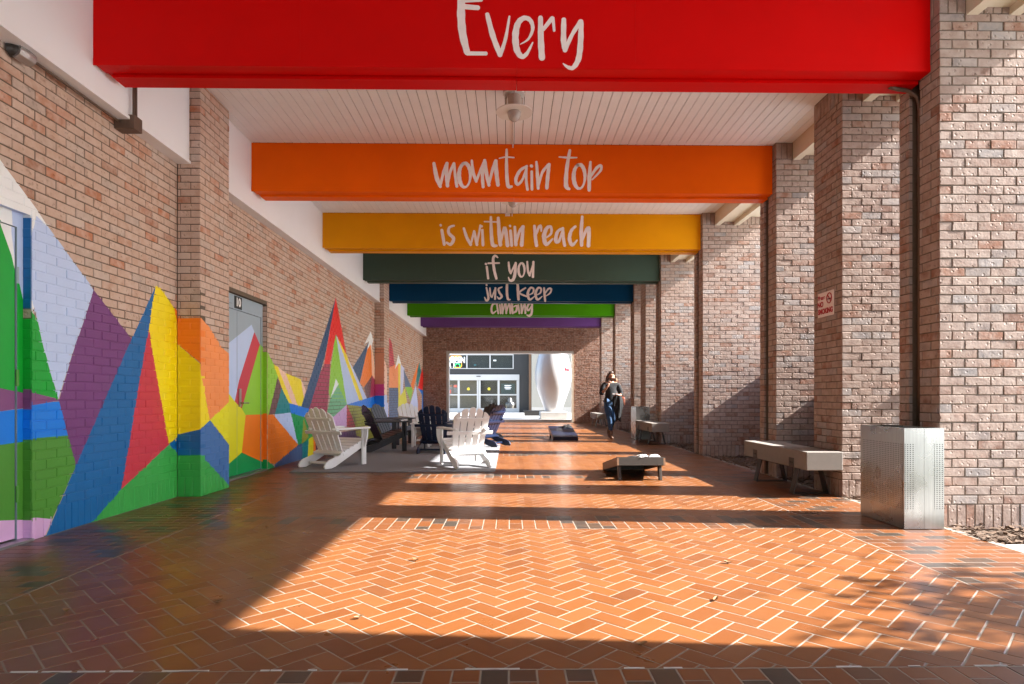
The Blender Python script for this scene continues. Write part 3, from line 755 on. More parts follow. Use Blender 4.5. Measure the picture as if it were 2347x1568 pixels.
# ================================================================== PIERS
def pier(name_lab, y0, depth, slot, nparts, kind='brick'):
    p = thing('brick_pier', name_lab, 'pier', (XP + .3, y0 + depth / 2, -.05), 0, 'brick piers along the right side of the walkway')
    c = MB(); c.box(XP + .006, XO - .006, y0 + .006, y0 + (slot[0] if slot else depth) - .006, -.05, ZC + .02, 'mortar')
    if slot:
        c.box(XP + .115, XO - .006, y0 + slot[0] - .006, y0 + slot[1] + .006, -.05, ZC + .02, 'mortar')
        c.box(XP + .006, XO - .006, y0 + slot[1] + .006, y0 + depth - .006, -.05, ZC + .02, 'mortar')
    c.build('pier_core', p)
    Wd = XO - XP; js = []
    fF = Face((XP, y0, -.03), (1, 0, 0), (0, 0, 1), (0, -1, 0)); fI = Face((XP, y0 + depth, -.03), (0, -1, 0), (0, 0, 1), (-1, 0, 0))
    fB = Face((XO, y0 + depth, -.03), (-1, 0, 0), (0, 0, 1), (0, 1, 0)); fR = Face((XO, y0, -.03), (0, 1, 0), (0, 0, 1), (1, 0, 0))
    ZT = ZC + .03; b = 0; i = 0
    def inner(a0, a1, b0, b1, dep):                  # a measured from the front edge
        segs = [(a0, a1)]
        if slot: segs = [(max(a0, s_), min(a1, e_)) for s_, e_ in ((0, slot[0]), (slot[1], depth))]
        for s_, e_ in segs:
            if e_ - s_ > .02: js.append((fI, (depth - e_, depth - s_, b0, b1), dep, None))
    courses = [(0, BL, True)]; b = BL
    while b < ZT - BL - .01: t = min(b + BH, ZT - BL); courses.append((b, t, False)); b = t
    courses.append((ZT - BL, ZT, True))
    for n_, (b, t, sold) in enumerate(courses):
        if sold:
            n = round(Wd / BH)
            for q in range(n): js.append((fF, (q * Wd / n, (q + 1) * Wd / n, b, t), .07 if q == 0 else .03, None)); js.append((fB, (q * Wd / n, (q + 1) * Wd / n, b, t), .03, None))
            n = round(depth / BH)
            for q in range(1, n): inner(q * depth / n, (q + 1) * depth / n, b, t, .03)
            continue
        i = n_
        if i % 2 == 0: js.append((fF, (0, BL, b, t), .10, None)); a = BL; s_ = BL / 2
        else: a = BL / 2; s_ = 0
        if i % 2: js.append((fF, (0, BL / 2, b, t), .03, None))
        while a < Wd - .01: js.append((fF, (a, min(a + BL, Wd), b, t), .03, None)); a += BL
        a = s_
        if i % 2: inner(.0 + .0285, BL, b, t, .03); a = BL
        while a < depth - .01: inner(a, min(a + BL, depth), b, t, .03); a += BL
        a = -BL / 2 if i % 2 else 0
        while a < Wd - .01: js.append((fB, (max(a, 0), min(a + BL, Wd), b, t), .02, None)); a += BL
        a = .03
        while a < depth - .04: js.append((fR, (a, min(a + BL, depth - .03), b, t), .02, None)); a += BL
        if slot:
            fS = Face((XP + .11, y0 + slot[1], -.03), (0, -1, 0), (0, 0, 1), (-1, 0, 0)); js.append((fS, (0, slot[1] - slot[0], b, t), .004, None))
    lay(p, js, nparts, 'brick_darkened')
    return p
SLOT = (.245, .375)
plabs = ['brick pier outside the right edge of the view casting the nearest shadow', 'nearest brick pier on the right, behind the perforated steel bin', 'brick pier carrying the right end of the orange beam',
         'brick pier carrying the right end of the yellow beam', 'brick pier carrying the right end of the dark green beam', 'brick pier carrying the right end of the blue beam',
         'brick pier carrying the right end of the lime green beam', 'brick pier carrying the right end of the purple beam']
PARTS = {0: 300, 1: 220, 2: 300}
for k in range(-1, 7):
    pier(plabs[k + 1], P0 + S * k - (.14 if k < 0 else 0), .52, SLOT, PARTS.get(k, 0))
rw = thing('light_block_wall', 'unseen brick wall added on the right behind the camera to block light', 'wall', (XP, -3, 0))  # unseen wall added to keep light out behind the camera
b = MB(); b.box(XP, XP + .35, -8, P0 - S - .15, -.1, ZC + .04, 'brick_far'); b.build('wall_body', rw)
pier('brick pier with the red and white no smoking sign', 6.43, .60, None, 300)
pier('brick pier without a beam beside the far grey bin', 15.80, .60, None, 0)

# ================================================================== CANOPY ROOF
roof = thing('canopy_roof', 'white boarded canopy roof covering the walkway', 'roof', (0, 10, ZC))
r_ = MB(); r_.box(-3.95, 4.70, -8, 25.6, ZC + .05, ZC + .25, 'roof_grey'); r_.build('roof_slab', roof)
r_ = MB(); r_.box(4.70, 4.75, -8, 25.6, 4.323, ZC + .30, 'cream'); r_.build('fascia', roof)
r_ = MB(); r_.box(XW, XP + .4, -8, 25.1, ZC + .022, ZC + .049, 'dark_gap'); r_.build('ceiling_backing', roof)
beamY = [P0 + .10 + S * k for k in range(7)]
BD = .32
PWD = .108
for k in range(2):
    y0, y1 = beamY[k] + BD + .002, beamY[k + 1] - .002; x = -3.40 + .002; n = 0
    while x < XP + .12:
        b = MB(); dz = random.uniform(0, .0025)
        b.box(x + .0035, x + PWD - .0035, y0, y1, ZC + dz, ZC + .0215, 'plank'); b.build('ceiling_plank', roof, loc=(x + PWD / 2, (y0 + y1) / 2, ZC)); x += PWD
r_ = MB()
for y0, y1 in [(-8, beamY[0])] + [(beamY[k] + BD, beamY[k + 1]) for k in range(2, 6)] + [(beamY[6] + BD, YE)]: r_.box(-3.40, XP + .2, y0 + .002, y1 - .002, ZC, ZC + .02, 'plank')
r_.build('plain_ceiling', roof)
for a0, a1 in ((-8, PIL[0][0]), (PIL[0][1], PIL[1][0]), (PIL[1][1], YE)):
    b = MB(); b.box(XW + .004, -3.402, a0, a1, 3.565, ZC + .021, 'white_panel'); o = b.build('wall_panel', roof)
    b = MB(); b.box(XW + .003, -3.385, a0, a1, 3.535, 3.5645, 'white_panel'); b.build('panel_trim', roof)
ED = sorted([P0 + S * k - (.14 if k < 0 else 0) for k in range(-1, 7)] + [6.43, 15.80])
dp_ = {6.43: .60, 15.80: .60}
edges_ = [-8] + [v for e in ED for v in (e, e + dp_.get(e, .52))] + [YE]
for a0, a1 in zip(edges_[::2], edges_[1::2]):
    if a1 < 1: continue
    for x0, x1, zb in ((3.735, 3.83, 4.185), (4.09, 4.18, 4.185)):
        b = MB(); b.box(x0, x1, a0 - .01, a1 + .01, zb, ZC + .049, 'cream'); b.build('edge_beam', roof)
    b = MB(); b.box(3.83, 4.09, a0 - .01, a1 + .01, 4.25, 4.27, 'cream'); b.box(4.18, 4.70, a0 - .01, a1 + .01, 4.34, 4.36, 'cream'); b.build('soffit', roof)

# ================================================================== BEAMS WITH LETTERING
def ribbon(mb, pts, wd, place, m):
    """painted brush stroke: pts in picture px, wd one width or list"""
    if len(pts) > 2:                                 # smooth (Catmull-Rom)
        q = []; n = len(pts)
        ws = wd if isinstance(wd, list) else [wd] * n; w2 = []
        for i in range(n - 1):
            p0, p1, p2, p3 = pts[max(i - 1, 0)], pts[i], pts[i + 1], pts[min(i + 2, n - 1)]
            for s_ in range(6):
                t = s_ / 6
                q.append(tuple(.5 * (2 * p1[c] + (p2[c] - p0[c]) * t + (2 * p0[c] - 5 * p1[c] + 4 * p2[c] - p3[c]) * t * t + (3 * p1[c] - p0[c] - 3 * p2[c] + p3[c]) * t ** 3) for c in (0, 1)))
                w2.append(ws[i] + (ws[i + 1] - ws[i]) * t)
        q.append(pts[-1]); w2.append(ws[-1]); pts, ws = q, w2
    else: ws = wd if isinstance(wd, list) else [wd] * len(pts)
    n = len(pts); L_, R_ = [], []
    for i in range(n):
        a, b = pts[max(i - 1, 0)], pts[min(i + 1, n - 1)]; dx, dy = b[0] - a[0], b[1] - a[1]; d = math.hypot(dx, dy) or 1
        nx, ny = -dy / d, dx / d; h = ws[i] / 2 * (1 + .06 * math.sin(i * 1.7 + pts[0][0]))
        L_.append((pts[i][0] + nx * h, pts[i][1] + ny * h)); R_.append((pts[i][0] - nx * h, pts[i][1] - ny * h))
    for i in range(n - 1): mb.face([place(p) for p in (L_[i], R_[i], R_[i + 1], L_[i + 1])], m)
    for i, sg in ((0, 1), (n - 1, -1)):
        a, b = (pts[1], pts[0]) if i == 0 else (pts[-2], pts[-1]); ang = math.atan2(b[1] - a[1], b[0] - a[0]); h = ws[i] / 2
        arc = [(pts[i][0] + h * math.cos(ang - math.pi / 2 + math.pi * k / 8), pts[i][1] + h * math.sin(ang - math.pi / 2 + math.pi * k / 8)) for k in range(9)]
        mb.face([place(p) for p in arc], m)
def ell(cx, cy, rx, ry): return [(cx + rx * math.cos(t), cy + ry * math.sin(t)) for t in [(-1.9 + 2 * math.pi * k / 10) for k in range(11)]]
TXT = [
 (zR, [([(578, -75), (570, 120), (585, 330), (630, 520)], [70, 80, 78, 60]), ([(635, 533), (815, 534)], 42), ([(600, 66), (735, 78)], 50), ([(600, 8), (770, 0)], 36), ([(575, -75), (780, -85)], 46),
       ([(832, 145), (885, 350), (958, 545)], [42, 56, 50]), ([(962, 548), (1015, 380), (1052, 165)], [40, 34, 20]),
       ([(1160, 442), (1240, 390), (1284, 290), (1262, 205), (1200, 180), (1140, 230), (1112, 350), (1125, 490), (1172, 562), (1225, 535), (1284, 425)], [8, 22, 34, 44, 48, 58, 66, 64, 52, 36, 14]),
       ([(1362, 178), (1366, 400), (1376, 575)], [46, 62, 62]), ([(1388, 295), (1478, 182)], [36, 42]), ([(1486, 182), (1498, 305)], [34, 26]),
       ([(1594, 198), (1592, 400), (1606, 500)], [48, 56, 46]), ([(1608, 498), (1680, 340), (1762, 214)], [42, 38, 46]), ([(1766, 216), (1762, 400), (1742, 580), (1690, 672), (1640, 672), (1588, 634)], [48, 56, 56, 44, 36, 10])]),
 (zO, [([(566, 168), (582, 250), (603, 302)], [18, 26, 18]), ([(603, 298), (622, 220), (642, 168)], [14, 18, 20]), ([(642, 168), (640, 240), (645, 298)], [16, 22, 20]), ([(645, 298), (660, 220), (682, 168)], [14, 16, 16]), ([(684, 168), (690, 240), (699, 300)], [14, 16, 18]),
       (ell(745, 236, 33, 70), [18, 22, 22, 18, 12, 12, 18, 24, 24, 20, 18]), ([(786, 152), (794, 220), (812, 272)], [14, 20, 16]), ([(812, 270), (840, 200), (862, 150)], [14, 16, 16]), ([(860, 150), (848, 230), (852, 304)], [16, 20, 18]),
       ([(864, 158), (872, 230), (886, 294)], [16, 22, 18]), ([(886, 290), (905, 210), (926, 154)], [12, 18, 22]), ([(926, 154), (930, 230), (938, 292)], [18, 24, 22]),
       ([(989, 88), (988, 200), (996, 296), (1018, 302)], [14, 20, 22, 14]), ([(946, 138), (985, 131), (1031, 134)], [7, 10, 8]),
       ([(1106, 184), (1066, 210), (1042, 260), (1052, 290), (1080, 262), (1104, 192)], [14, 18, 20, 18, 14, 10]), ([(1104, 190), (1102, 260), (1110, 320)], [14, 16, 16]), ([(1134, 216), (1136, 318)], 16), ([(1132, 182), (1134, 184)], 18),
       ([(1162, 160), (1168, 240), (1172, 312)], [14, 20, 18]), ([(1172, 308), (1196, 220), (1234, 174)], [12, 16, 18]), ([(1236, 174), (1228, 240), (1222, 310)], [18, 22, 20]),
       ([(1356, 92), (1338, 200), (1334, 296), (1352, 316)], [16, 22, 26, 16]), ([(1294, 130), (1340, 134), (1396, 134)], [8, 12, 8]), (ell(1411, 244, 33, 70), [18, 22, 22, 18, 12, 12, 18, 24, 24, 20, 18]),
       ([(1476, 160), (1470, 240), (1468, 322)], [14, 24, 20]), ([(1478, 244), (1510, 196), (1536, 180), (1534, 210), (1486, 262)], [12, 18, 16, 14, 8])]),
 (zO, [([(612, 556), (626, 638)], 17), ([(605, 526), (606, 528)], 14), ([(682, 530), (656, 540), (652, 572), (680, 604), (664, 638), (640, 628)], [12, 14, 18, 20, 18, 12]),
       ([(740, 546), (758, 600), (780, 640)], [14, 18, 16]), ([(780, 638), (800, 562)], [12, 14]), ([(800, 562), (816, 640)], [14, 16]), ([(816, 638), (836, 528)], [12, 12]), ([(847, 556), (851, 642)], 16), ([(843, 532), (844, 534)], 13),
       ([(897, 480), (900, 580), (908, 640), (930, 646)], [14, 20, 22, 14]), ([(860, 506), (930, 508)], 9), ([(940, 486), (946, 580), (952, 640)], [18, 22, 22]), ([(952, 636), (968, 566), (980, 546), (994, 644)], [12, 16, 20, 22]),
       ([(1011, 560), (1018, 644)], 17), ([(1008, 530), (1009, 532)], 13), ([(1036, 538), (1042, 640)], [16, 20]), ([(1042, 636), (1062, 566), (1084, 536)], [12, 16, 20]), ([(1084, 536), (1076, 642)], [18, 22]),
       ([(1150, 532), (1156, 600), (1162, 644)], [16, 20, 20]), ([(1158, 584), (1176, 538), (1188, 532), (1190, 560)], [12, 16, 14, 10]),
       ([(1212, 604), (1246, 576), (1246, 538), (1222, 544), (1206, 590), (1218, 638), (1256, 606)], [6, 14, 16, 20, 26, 22, 8]), ([(1316, 544), (1284, 566), (1274, 616), (1292, 620), (1314, 556)], [14, 18, 22, 16, 10]), ([(1316, 544), (1318, 600), (1326, 644)], [14, 18, 18]),
       ([(1388, 534), (1364, 560), (1354, 606), (1370, 642), (1398, 614)], [14, 18, 22, 20, 8]), ([(1428, 478), (1422, 560), (1424, 642)], [16, 22, 20]), ([(1426, 622), (1446, 566), (1466, 546), (1464, 646)], [12, 18, 22, 22])]),
 (zG, [([(615, 292), (628, 398)], 22), ([(606, 264), (608, 266)], 22), ([(716, 204), (692, 188), (674, 220), (684, 320), (704, 398)], [14, 22, 26, 26, 24]), ([(628, 258), (730, 256)], 16),
       ([(818, 250), (826, 320), (838, 352)], [18, 22, 18]), ([(838, 350), (884, 254)], [16, 18]), ([(884, 256), (876, 360), (858, 412), (830, 418), (816, 388)], [22, 30, 28, 22, 8]), (ell(938, 320, 28, 64), [18, 22, 24, 20, 14, 14, 20, 24, 24, 20, 18]),
       ([(991, 244), (998, 330), (1014, 372)], [18, 22, 20]), ([(1014, 370), (1046, 270)], [16, 18]), ([(1048, 246), (1044, 384)], [22, 24])]),
 (zG, [([(612, 486), (630, 580), (612, 606), (594, 574)], [16, 22, 20, 8]), ([(613, 460), (614, 462)], 18), ([(644, 490), (650, 556), (664, 574)], [14, 18, 14]), ([(664, 572), (694, 492)], [14, 16]), ([(695, 490), (692, 590)], 20), ([(756, 480), (724, 496), (732, 530), (754, 566), (730, 588), (712, 568)], [12, 18, 20, 22, 18, 8]),
       ([(806, 380), (802, 520), (812, 590), (832, 596)], [20, 24, 22, 12]), ([(770, 420), (850, 420)], 12), ([(900, 400), (904, 500), (910, 594)], [20, 26, 24]), ([(974, 488), (918, 532), (984, 566)], [16, 18, 16]),
       ([(1000, 556), (1042, 534), (1050, 496), (1020, 488), (996, 540), (1014, 596), (1058, 566)], [6, 16, 18, 20, 26, 22, 8]), ([(1072, 556), (1112, 534), (1120, 496), (1092, 488), (1068, 540), (1086, 596), (1130, 566)], [6, 16, 18, 20, 26, 22, 8]),
       ([(1148, 490), (1152, 550), (1158, 610)], [18, 22, 18]), ([(1156, 540), (1188, 496), (1214, 498), (1204, 534), (1166, 562)], [12, 18, 18, 16, 8])]),
 (zG, [([(704, 632), (672, 640), (658, 684), (670, 722), (704, 700)], [14, 18, 20, 20, 8]), ([(704, 580), (712, 660), (722, 724)], [16, 18, 16]), ([(736, 646), (744, 724)], 16), ([(732, 612), (733, 614)], 16), ([(756, 640), (762, 724)], 18), ([(762, 720), (780, 650), (792, 644), (796, 722)], [12, 16, 18, 18]), ([(796, 718), (816, 650), (828, 644), (834, 722)], [12, 16, 18, 18]),
       ([(852, 570), (850, 660), (856, 722)], [16, 22, 20]), ([(858, 720), (890, 700), (892, 652), (864, 664)], [16, 20, 18, 10]), ([(908, 646), (918, 724)], 16), ([(904, 612), (905, 614)], 16), ([(936, 640), (940, 722)], 18), ([(942, 718), (958, 656), (970, 642), (974, 722)], [12, 16, 18, 18]),
       ([(1036, 632), (1008, 636), (990, 676), (1004, 696), (1034, 650)], [14, 18, 20, 18, 10]), ([(1036, 634), (1032, 720), (1010, 746), (986, 738)], [18, 22, 24, 8])]),
 None]
blabs = ['red beam lettered Every, nearest the camera', 'orange beam lettered mountain top', 'golden yellow beam lettered is within reach', 'dark green beam lettered if you', 'dark blue beam lettered just keep', 'lime green beam lettered climbing', 'plain purple beam farthest down the walkway']
for k in range(7):
    y = beamY[k]; m = BEAMC[k][0]; x0, x1 = -3.40, XP - .005
    bt_ = thing('painted_beam', blabs[k], 'beam', (0, y, ZB), 0, 'painted beams across the walkway')
    b = MB(); b.box(x0, x1, y + .004, y + BD - .004, ZB + .03, ZC + .001, m); b.build('beam_body', bt_)
    for xa, xb in ((x0, -1.72), (-1.719, 1.04), (1.041, x1)):
        b = MB(); b.box(xa, xb, y + random.uniform(0, .0008), y + .0035, ZB + .055, ZC, m); b.build('face_panel', bt_)
    xs = .06
    for q, (a0, a1) in enumerate(((x0, xs - .001), (xs + .001, x1))):
        dz = -.004 * q
        b = MB(); b.box(a0, a1, y - .002 - .002 * q, y + .0035, ZB + .0, ZB + .0535, m); b.build('bottom_rail', bt_)
        b = MB(); b.box(a0 + (.0 if q else .02), a1, y + .0045, y + .135, ZB + dz + .002, ZB + .0295, m); b.box(a0 + (.0 if q else .06), a1, y + .150, y + BD, ZB + dz - .022, ZB + .0295, m); b.build('soffit_board', bt_)
    if TXT[k]:
        fz, strokes = TXT[k]; lt = MB()
        for n_, (pts, wd) in enumerate(strokes):
            sc = fz(1, 0)[0] - fz(0, 0)[0]
            pp = [fz(*p) for p in pts]; ww = [q * sc for q in wd] if isinstance(wd, list) else wd * sc
            ribbon(lt, pp, ww, lambda p, n_=n_: on('y', y - .0030 - .00025 * n_, *p), 'letter_paint')
        # bring strokes that dip below the panel no lower than the rail
        lt.build('lettering', bt_)

# ================================================================== END WALL AND COURT BEYOND
OX0, OX1, OZ = -2.58, 2.62, 2.94
ew = thing('end_wall', 'dark red brick end wall with a wide opening to the court', 'wall', (0, YE, 0))
c = MB()
for x0, x1, zb, zt in ((XW - .3, OX0, 0, 4.46), (OX1, 6.5, -.05, 4.46), (OX0, OX1, OZ, 4.46)): c.box(x0, x1, YE + .008, YE + .35, zb, zt, 'mortar')
c.build('wall_core', ew)
fE = Face((XW, YE, 0), (1, 0, 0), (0, 0, 1), (0, -1, 0)); js = []
for r_ in rows(0, OX0 - XW, 0, 4.4): js.append((fE, r_, .03, None))
for r_ in rows(OX1 - XW, 6.5 - XW, 0, 4.4): js.append((fE, r_, .03, None))
for r_ in rows(OX0 - XW, OX1 - XW, OZ, 4.4): js.append((fE, r_, .03, None))
lay(ew, js, 0, 'brick_red')
for nm, bx in (('jamb_trim', (OX0, OX0 + .1, 0.0, OZ - .1)), ('jamb_trim', (OX1 - .06, OX1, 0.0, OZ - .1)), ('head_trim', (OX0, OX1, OZ - .1, OZ))):
    b = MB(); b.box(bx[0], bx[1], YE - .02, YE + .36, bx[2], bx[3] - .001, 'frame_white' if bx[0] < 0 else 'cream'); b.build(nm, ew)
c = MB(); c.box(-20, 30, 25.62, 60, -.125, .11, 'plaza'); c.box(-20, 30, 25.60, 25.619, -.125, .1, 'concrete'); plz = struct(c.build('plaza_paving'))
for yy in (27.2, 29.5, 33.0):
    c = MB(); c.box(-20, 30, yy, yy + .02, .1101, .1125, 'roof_grey'); c.build('paving_joint', plz)
YF = 37.5
def fz_(p): q = on('y', YF, *zD(*p)); return q.x, q.z
fa = thing('bowling_entrance', 'dark shop front with white framed sliding glass doors beyond the opening', 'building', (0, YF, .11))
x0, _ = fz_((150, 0)); x1, _ = fz_((1455, 0)); _, zt_ = fz_((0, -300))
dx0, dz0 = fz_((238, 1135)); dx1, dz1 = fz_((1315, 565)); tx0, tz0 = fz_((238, 480)); tx1, tz1 = fz_((1230, 262))
b = MB()
b.box(-6, 6, YF + 3, YF + 3.2, .11, 6.5, 'indoor'); b.box(x0, x1, YF, YF + .2, tz1, 6.5, 'facade_dark'); b.box(x0, x1, YF, YF + .2, dz1, tz0, 'facade_dark')
b.box(dx1, x1, YF, YF + .2, .11, dz1, 'facade_dark'); b.box(tx1, x1, YF, YF + .2, tz0, tz1, 'facade_dark'); b.box(-12, dx0, YF, YF + .2, .11, 6.5, 'facade_dark')
b.box(-6, 6, YF + .2, YF + 3, 6.3, 6.5, 'indoor'); b.box(-6, 6, YF + .21, YF + 3, .11, .115, 'indoor_tan'); b.build('wall', fa)
b = MB(); b.box(x0, tx1 + .5, YF + .30, YF + .32, tz0, tz1, 'blind'); b.build('window_blind', fa)
b = MB(); ax, _ = fz_((690, 0)); b.box(dx0, ax, YF + .35, YF + .40, .116, dz1, 'indoor_tan'); b.build('vestibule_wall', fa)
def strip(name, pa, pb, par, m='frame_white', y0=-.04, y1=.06):
    ax_, za = fz_(pa); bx_, zb = fz_(pb); q = MB(); q.box(min(ax_, bx_), max(ax_, bx_), YF + y0, YF + y1, max(min(za, zb), .111), max(za, zb), m); return q.build(name, par)
for pa, pb in (((238, 262), (1230, 278)), ((238, 470), (1230, 481))): strip('transom_rail', pa, pb, fa)
for a, b in ((238, 246), (528, 546), (872, 890), (1216, 1230)): strip('transom_mullion', (a, 278.5), (b, 469.5), fa)
for a, b in ((246, 528), (546, 872), (890, 1216)): strip('transom_pane', (a, 279), (b, 469), fa, 'glass', 0, .01)
hd = strip('door_header', (238, 565), (1315, 650), fa, y0=-.1); strip('sensor', (680, 586), (742, 598), hd, 'ink', -.13, -.101)
for a, b in ((238, 244), (400, 430), (685, 708), (712, 740), (992, 1022), (1274, 1314)): strip('door_stile', (a, 651), (b, 1064), fa)
for a, b in ((244, 400), (430, 685), (740, 992), (1022, 1274)):
    strip('door_rail', (a, 856), (b, 875), fa)
    strip('glass_pane', (a, 652), (b, 855.5), fa, 'glass', 0, .01); strip('glass_pane', (a, 875.5), (b, 1063.5), fa, 'glass', 0, .01)
strip('door_kick_rail', (238, 1064.5), (1314, 1134), fa)
for px in (560, 865):
    cx, cz = fz_((px, 778)); q = MB(); q.tube([(cx, YF - .012, cz), (cx, YF - .004, cz)], .085, 'yellow_spot', 16); s_ = q.build('door_sticker', fa)
    q = MB(); q.tube([(cx, YF - .015, cz), (cx, YF - .0125, cz)], .035, 'board_wood', 12); q.build('sticker_mark', s_)
for pa, pb, m in (((246, 710), (322, 850), 'poster'), ((338, 712), (398, 840), 'poster'), ((1042, 700), (1250, 852), 'poster_teal')): strip('door_poster', pa, pb, fa, m, .02, .03)
for pa, pb, m in (((258, 790), (304, 845), 'poster_red'), ((342, 718), (392, 756), 'poster_red'), ((250, 720), (318, 745), 'board_wood'), ((1095, 722), (1196, 732), 'paper'), ((1100, 736), (1180, 741), 'paper'), ((1095, 752), (1196, 762), 'paper'), ((1100, 766), (1190, 771), 'paper'), ((1110, 777), (1185, 784), 'paper')):
    strip('poster_print', pa, pb, fa, m, -.008, -.004)
strip('window_sticker', (930, 346), (972, 366), fa, 'paper', -.008, -.002); strip('window_sticker', (642, 412), (676, 434), fa, 'poster_teal', -.008, -.002)
# silver figure standing inside the last pane
sx_, sz_ = fz_((1175, 1060)); q = MB(); q.lathe([(.16, 0), (.18, .1), (.24, .3), (.30, .5), (.24, .62), (.12, .66), (.15, .74), (.10, .88), (.02, .92)], (sx_, YF + .55, .116), 'galvanised', 14)
tag(q.build('indoor_figure', smooth=True), 'silver figure standing behind the right glass door', 'statue')
# brick post and cream wall
cx0, _ = fz_((1455, 0)); cx1, _ = fz_((1488, 0))
b = MB(); b.box(cx0 + .004, cx1, YF - .5, YF + .2, .11, 6.5, 'board_wood'); po = b.build('corner_post', fa)
cw = thing('cream_wall', 'plain cream rendered wall behind the giant bowling pin', 'wall', (5, YF - .9, .11))
b = MB(); b.box(cx1 + .006, 14, YF - .9, YF - .6, .11, 6.5, 'facade_cream'); b.build('wall_face', cw)
b = MB(); b.box(cx1 + .006, 14, YF - .94, YF - .901, .11, .45, 'roof_grey'); b.build('plinth', cw)
# neon OPEN sign
ns = thing('neon_sign', 'lit neon OPEN sign with bowling pin and ball in the window', 'sign', (fz_((370, 0))[0], YF - .05, tz0 + .15))
def nz(x, y): q = on('y', YF - .045, *zD(x, y)); return q
def neon(name, pts, m, rad=.017):
    q = MB(); q.tube([nz(*p) for p in pts], rad, m, 6); q.build(name, ns)
strip('sign_back', (276, 284), (466, 466), ns, 'ink', -.028, -.022)
neon('border_tube', [(350, 293), (440, 293), (458, 308), (458, 445), (440, 460), (350, 460)], 'neon_orange', .02); neon('border_tube', [(350, 293), (330, 293), (300, 293), (286, 310), (286, 350)], 'neon_orange', .016)
neon('pin_tube', [(300, 460), (285, 430), (288, 395), (305, 360), (302, 320), (315, 296), (330, 300), (334, 325), (328, 360), (342, 395), (346, 430), (335, 460)], 'neon_white', .02)
neon('pin_stripe', [(306, 352), (330, 352)], 'neon_red', .02)
neon('ball_tube', [(372, 460), (362, 435), (375, 410), (400, 402), (425, 412), (436, 436), (425, 460)], 'neon_green', .02)
text('open_letters', 'OPEN', .48, 'neon_white', ns, nz(398, 352) + Vector((0, -.02, 0)), (1, 0, 0), (0, 0, 1), .014, .74)
neon('dot_row', [(350, 308), (440, 308)], 'neon_red', .014); neon('dot_row', [(350, 390), (440, 390)], 'neon_white', .010)
# giant pin on plinth
pq = on('z', .11, 1268, 961.8); PXX, PYY = 1.90, 26.75
pl_ = thing('pin_plinth', 'low round-edged concrete plinth under the giant bowling pin', 'plinth', (PXX, PYY, .11))
b = MB(); b.box(PXX - .58, PXX + .58, PYY - .58, PYY + .58, .11, .42, 'concrete'); b.build('block', pl_, bevel=.02)
pt = thing('giant_bowling_pin', 'giant white bowling pin sculpture on a concrete plinth', 'sculpture', (PXX, PYY, .42))
prof = [(.34, 0), (.36, .03), (.42, .2), (.53, .5), (.66, .85), (.75, 1.15), (.795, 1.5), (.78, 1.85), (.70, 2.25), (.57, 2.65), (.43, 3.0), (.33, 3.3), (.30, 3.55), (.32, 3.8), (.40, 4.15), (.44, 4.45), (.42, 4.75), (.32, 5.0), (.15, 5.13), (.02, 5.16)]
def sm(pr):
    o_ = []
    for i in range(len(pr) - 1):
        p0, p1, p2, p3 = pr[max(i - 1, 0)], pr[i], pr[i + 1], pr[min(i + 2, len(pr) - 1)]
        for s_ in range(4):
            t = s_ / 4; o_.append(tuple(.5 * (2 * p1[c] + (p2[c] - p0[c]) * t + (2 * p0[c] - 5 * p1[c] + 4 * p2[c] - p3[c]) * t * t + (3 * p1[c] - p0[c] - 3 * p2[c] + p3[c]) * t ** 3) for c in (0, 1)))
    return o_ + [pr[-1]]
spf = sm(prof)
b = MB(); b.lathe(spf, (PXX, PYY, .42), 'pin_white', 64); b.build('pin_body', pt, smooth=True)
for zz in (3.05, 3.35):
    rr = .415 if zz < 3.2 else .322
    b = MB(); b.lathe([(rr - .02, 0), (rr + .01, .01), (rr - .01 - (.03 if zz < 3.2 else 0), .12), (rr - .05, .121)], (PXX, PYY, .42 + zz), 'pin_red', 48); b.build('red_band', pt)
def on_pin(p):
    d = ray(*p); o_ = CAMP.copy(); t = 20
    for _ in range(900):
        q = o_ + d * t; hz_ = q.z - .42
        rr = 0
        for (r0, h0), (r1, h1) in zip(spf, spf[1:]):
            if h0 <= hz_ <= h1: rr = r0 + (r1 - r0) * (hz_ - h0) / max(h1 - h0, 1e-6); break
        if math.hypot(q.x - PXX, q.y - PYY) <= rr + .012: return q
        t += .01
    return o_ + d * 26.5
lt = MB()
for pts in ([(2000, 508), (2000, 450)], [(2000, 450), (2022, 455), (2026, 472), (2004, 482)], [(2010, 482), (2030, 508)], [(2062, 462), (2048, 450), (2036, 475), (2046, 506), (2062, 496), (2063, 484)]):
    for a, c_ in zip(pts, pts[1:]):
        lt.tube([on_pin(zD(*(a[i] + (c_[i] - a[i]) * s_ / 3 for i in (0, 1)))) for s_ in range(4)], .034, 'pin_red', 6)
lt.build('painted_letters', pt)
bk = MB(); q = on('z', .11, 1222, 953); bk.box(q.x - .45, q.x + .55, q.y - .15, q.y + .15, .11, .33, 'dark_steel'); bk.box(q.x - .5, q.x + .6, q.y - .2, q.y + .2, .33, .38, 'chair_black')
tag(bk.build('court_bench'), 'low dark bench in front of the cream wall', 'bench')

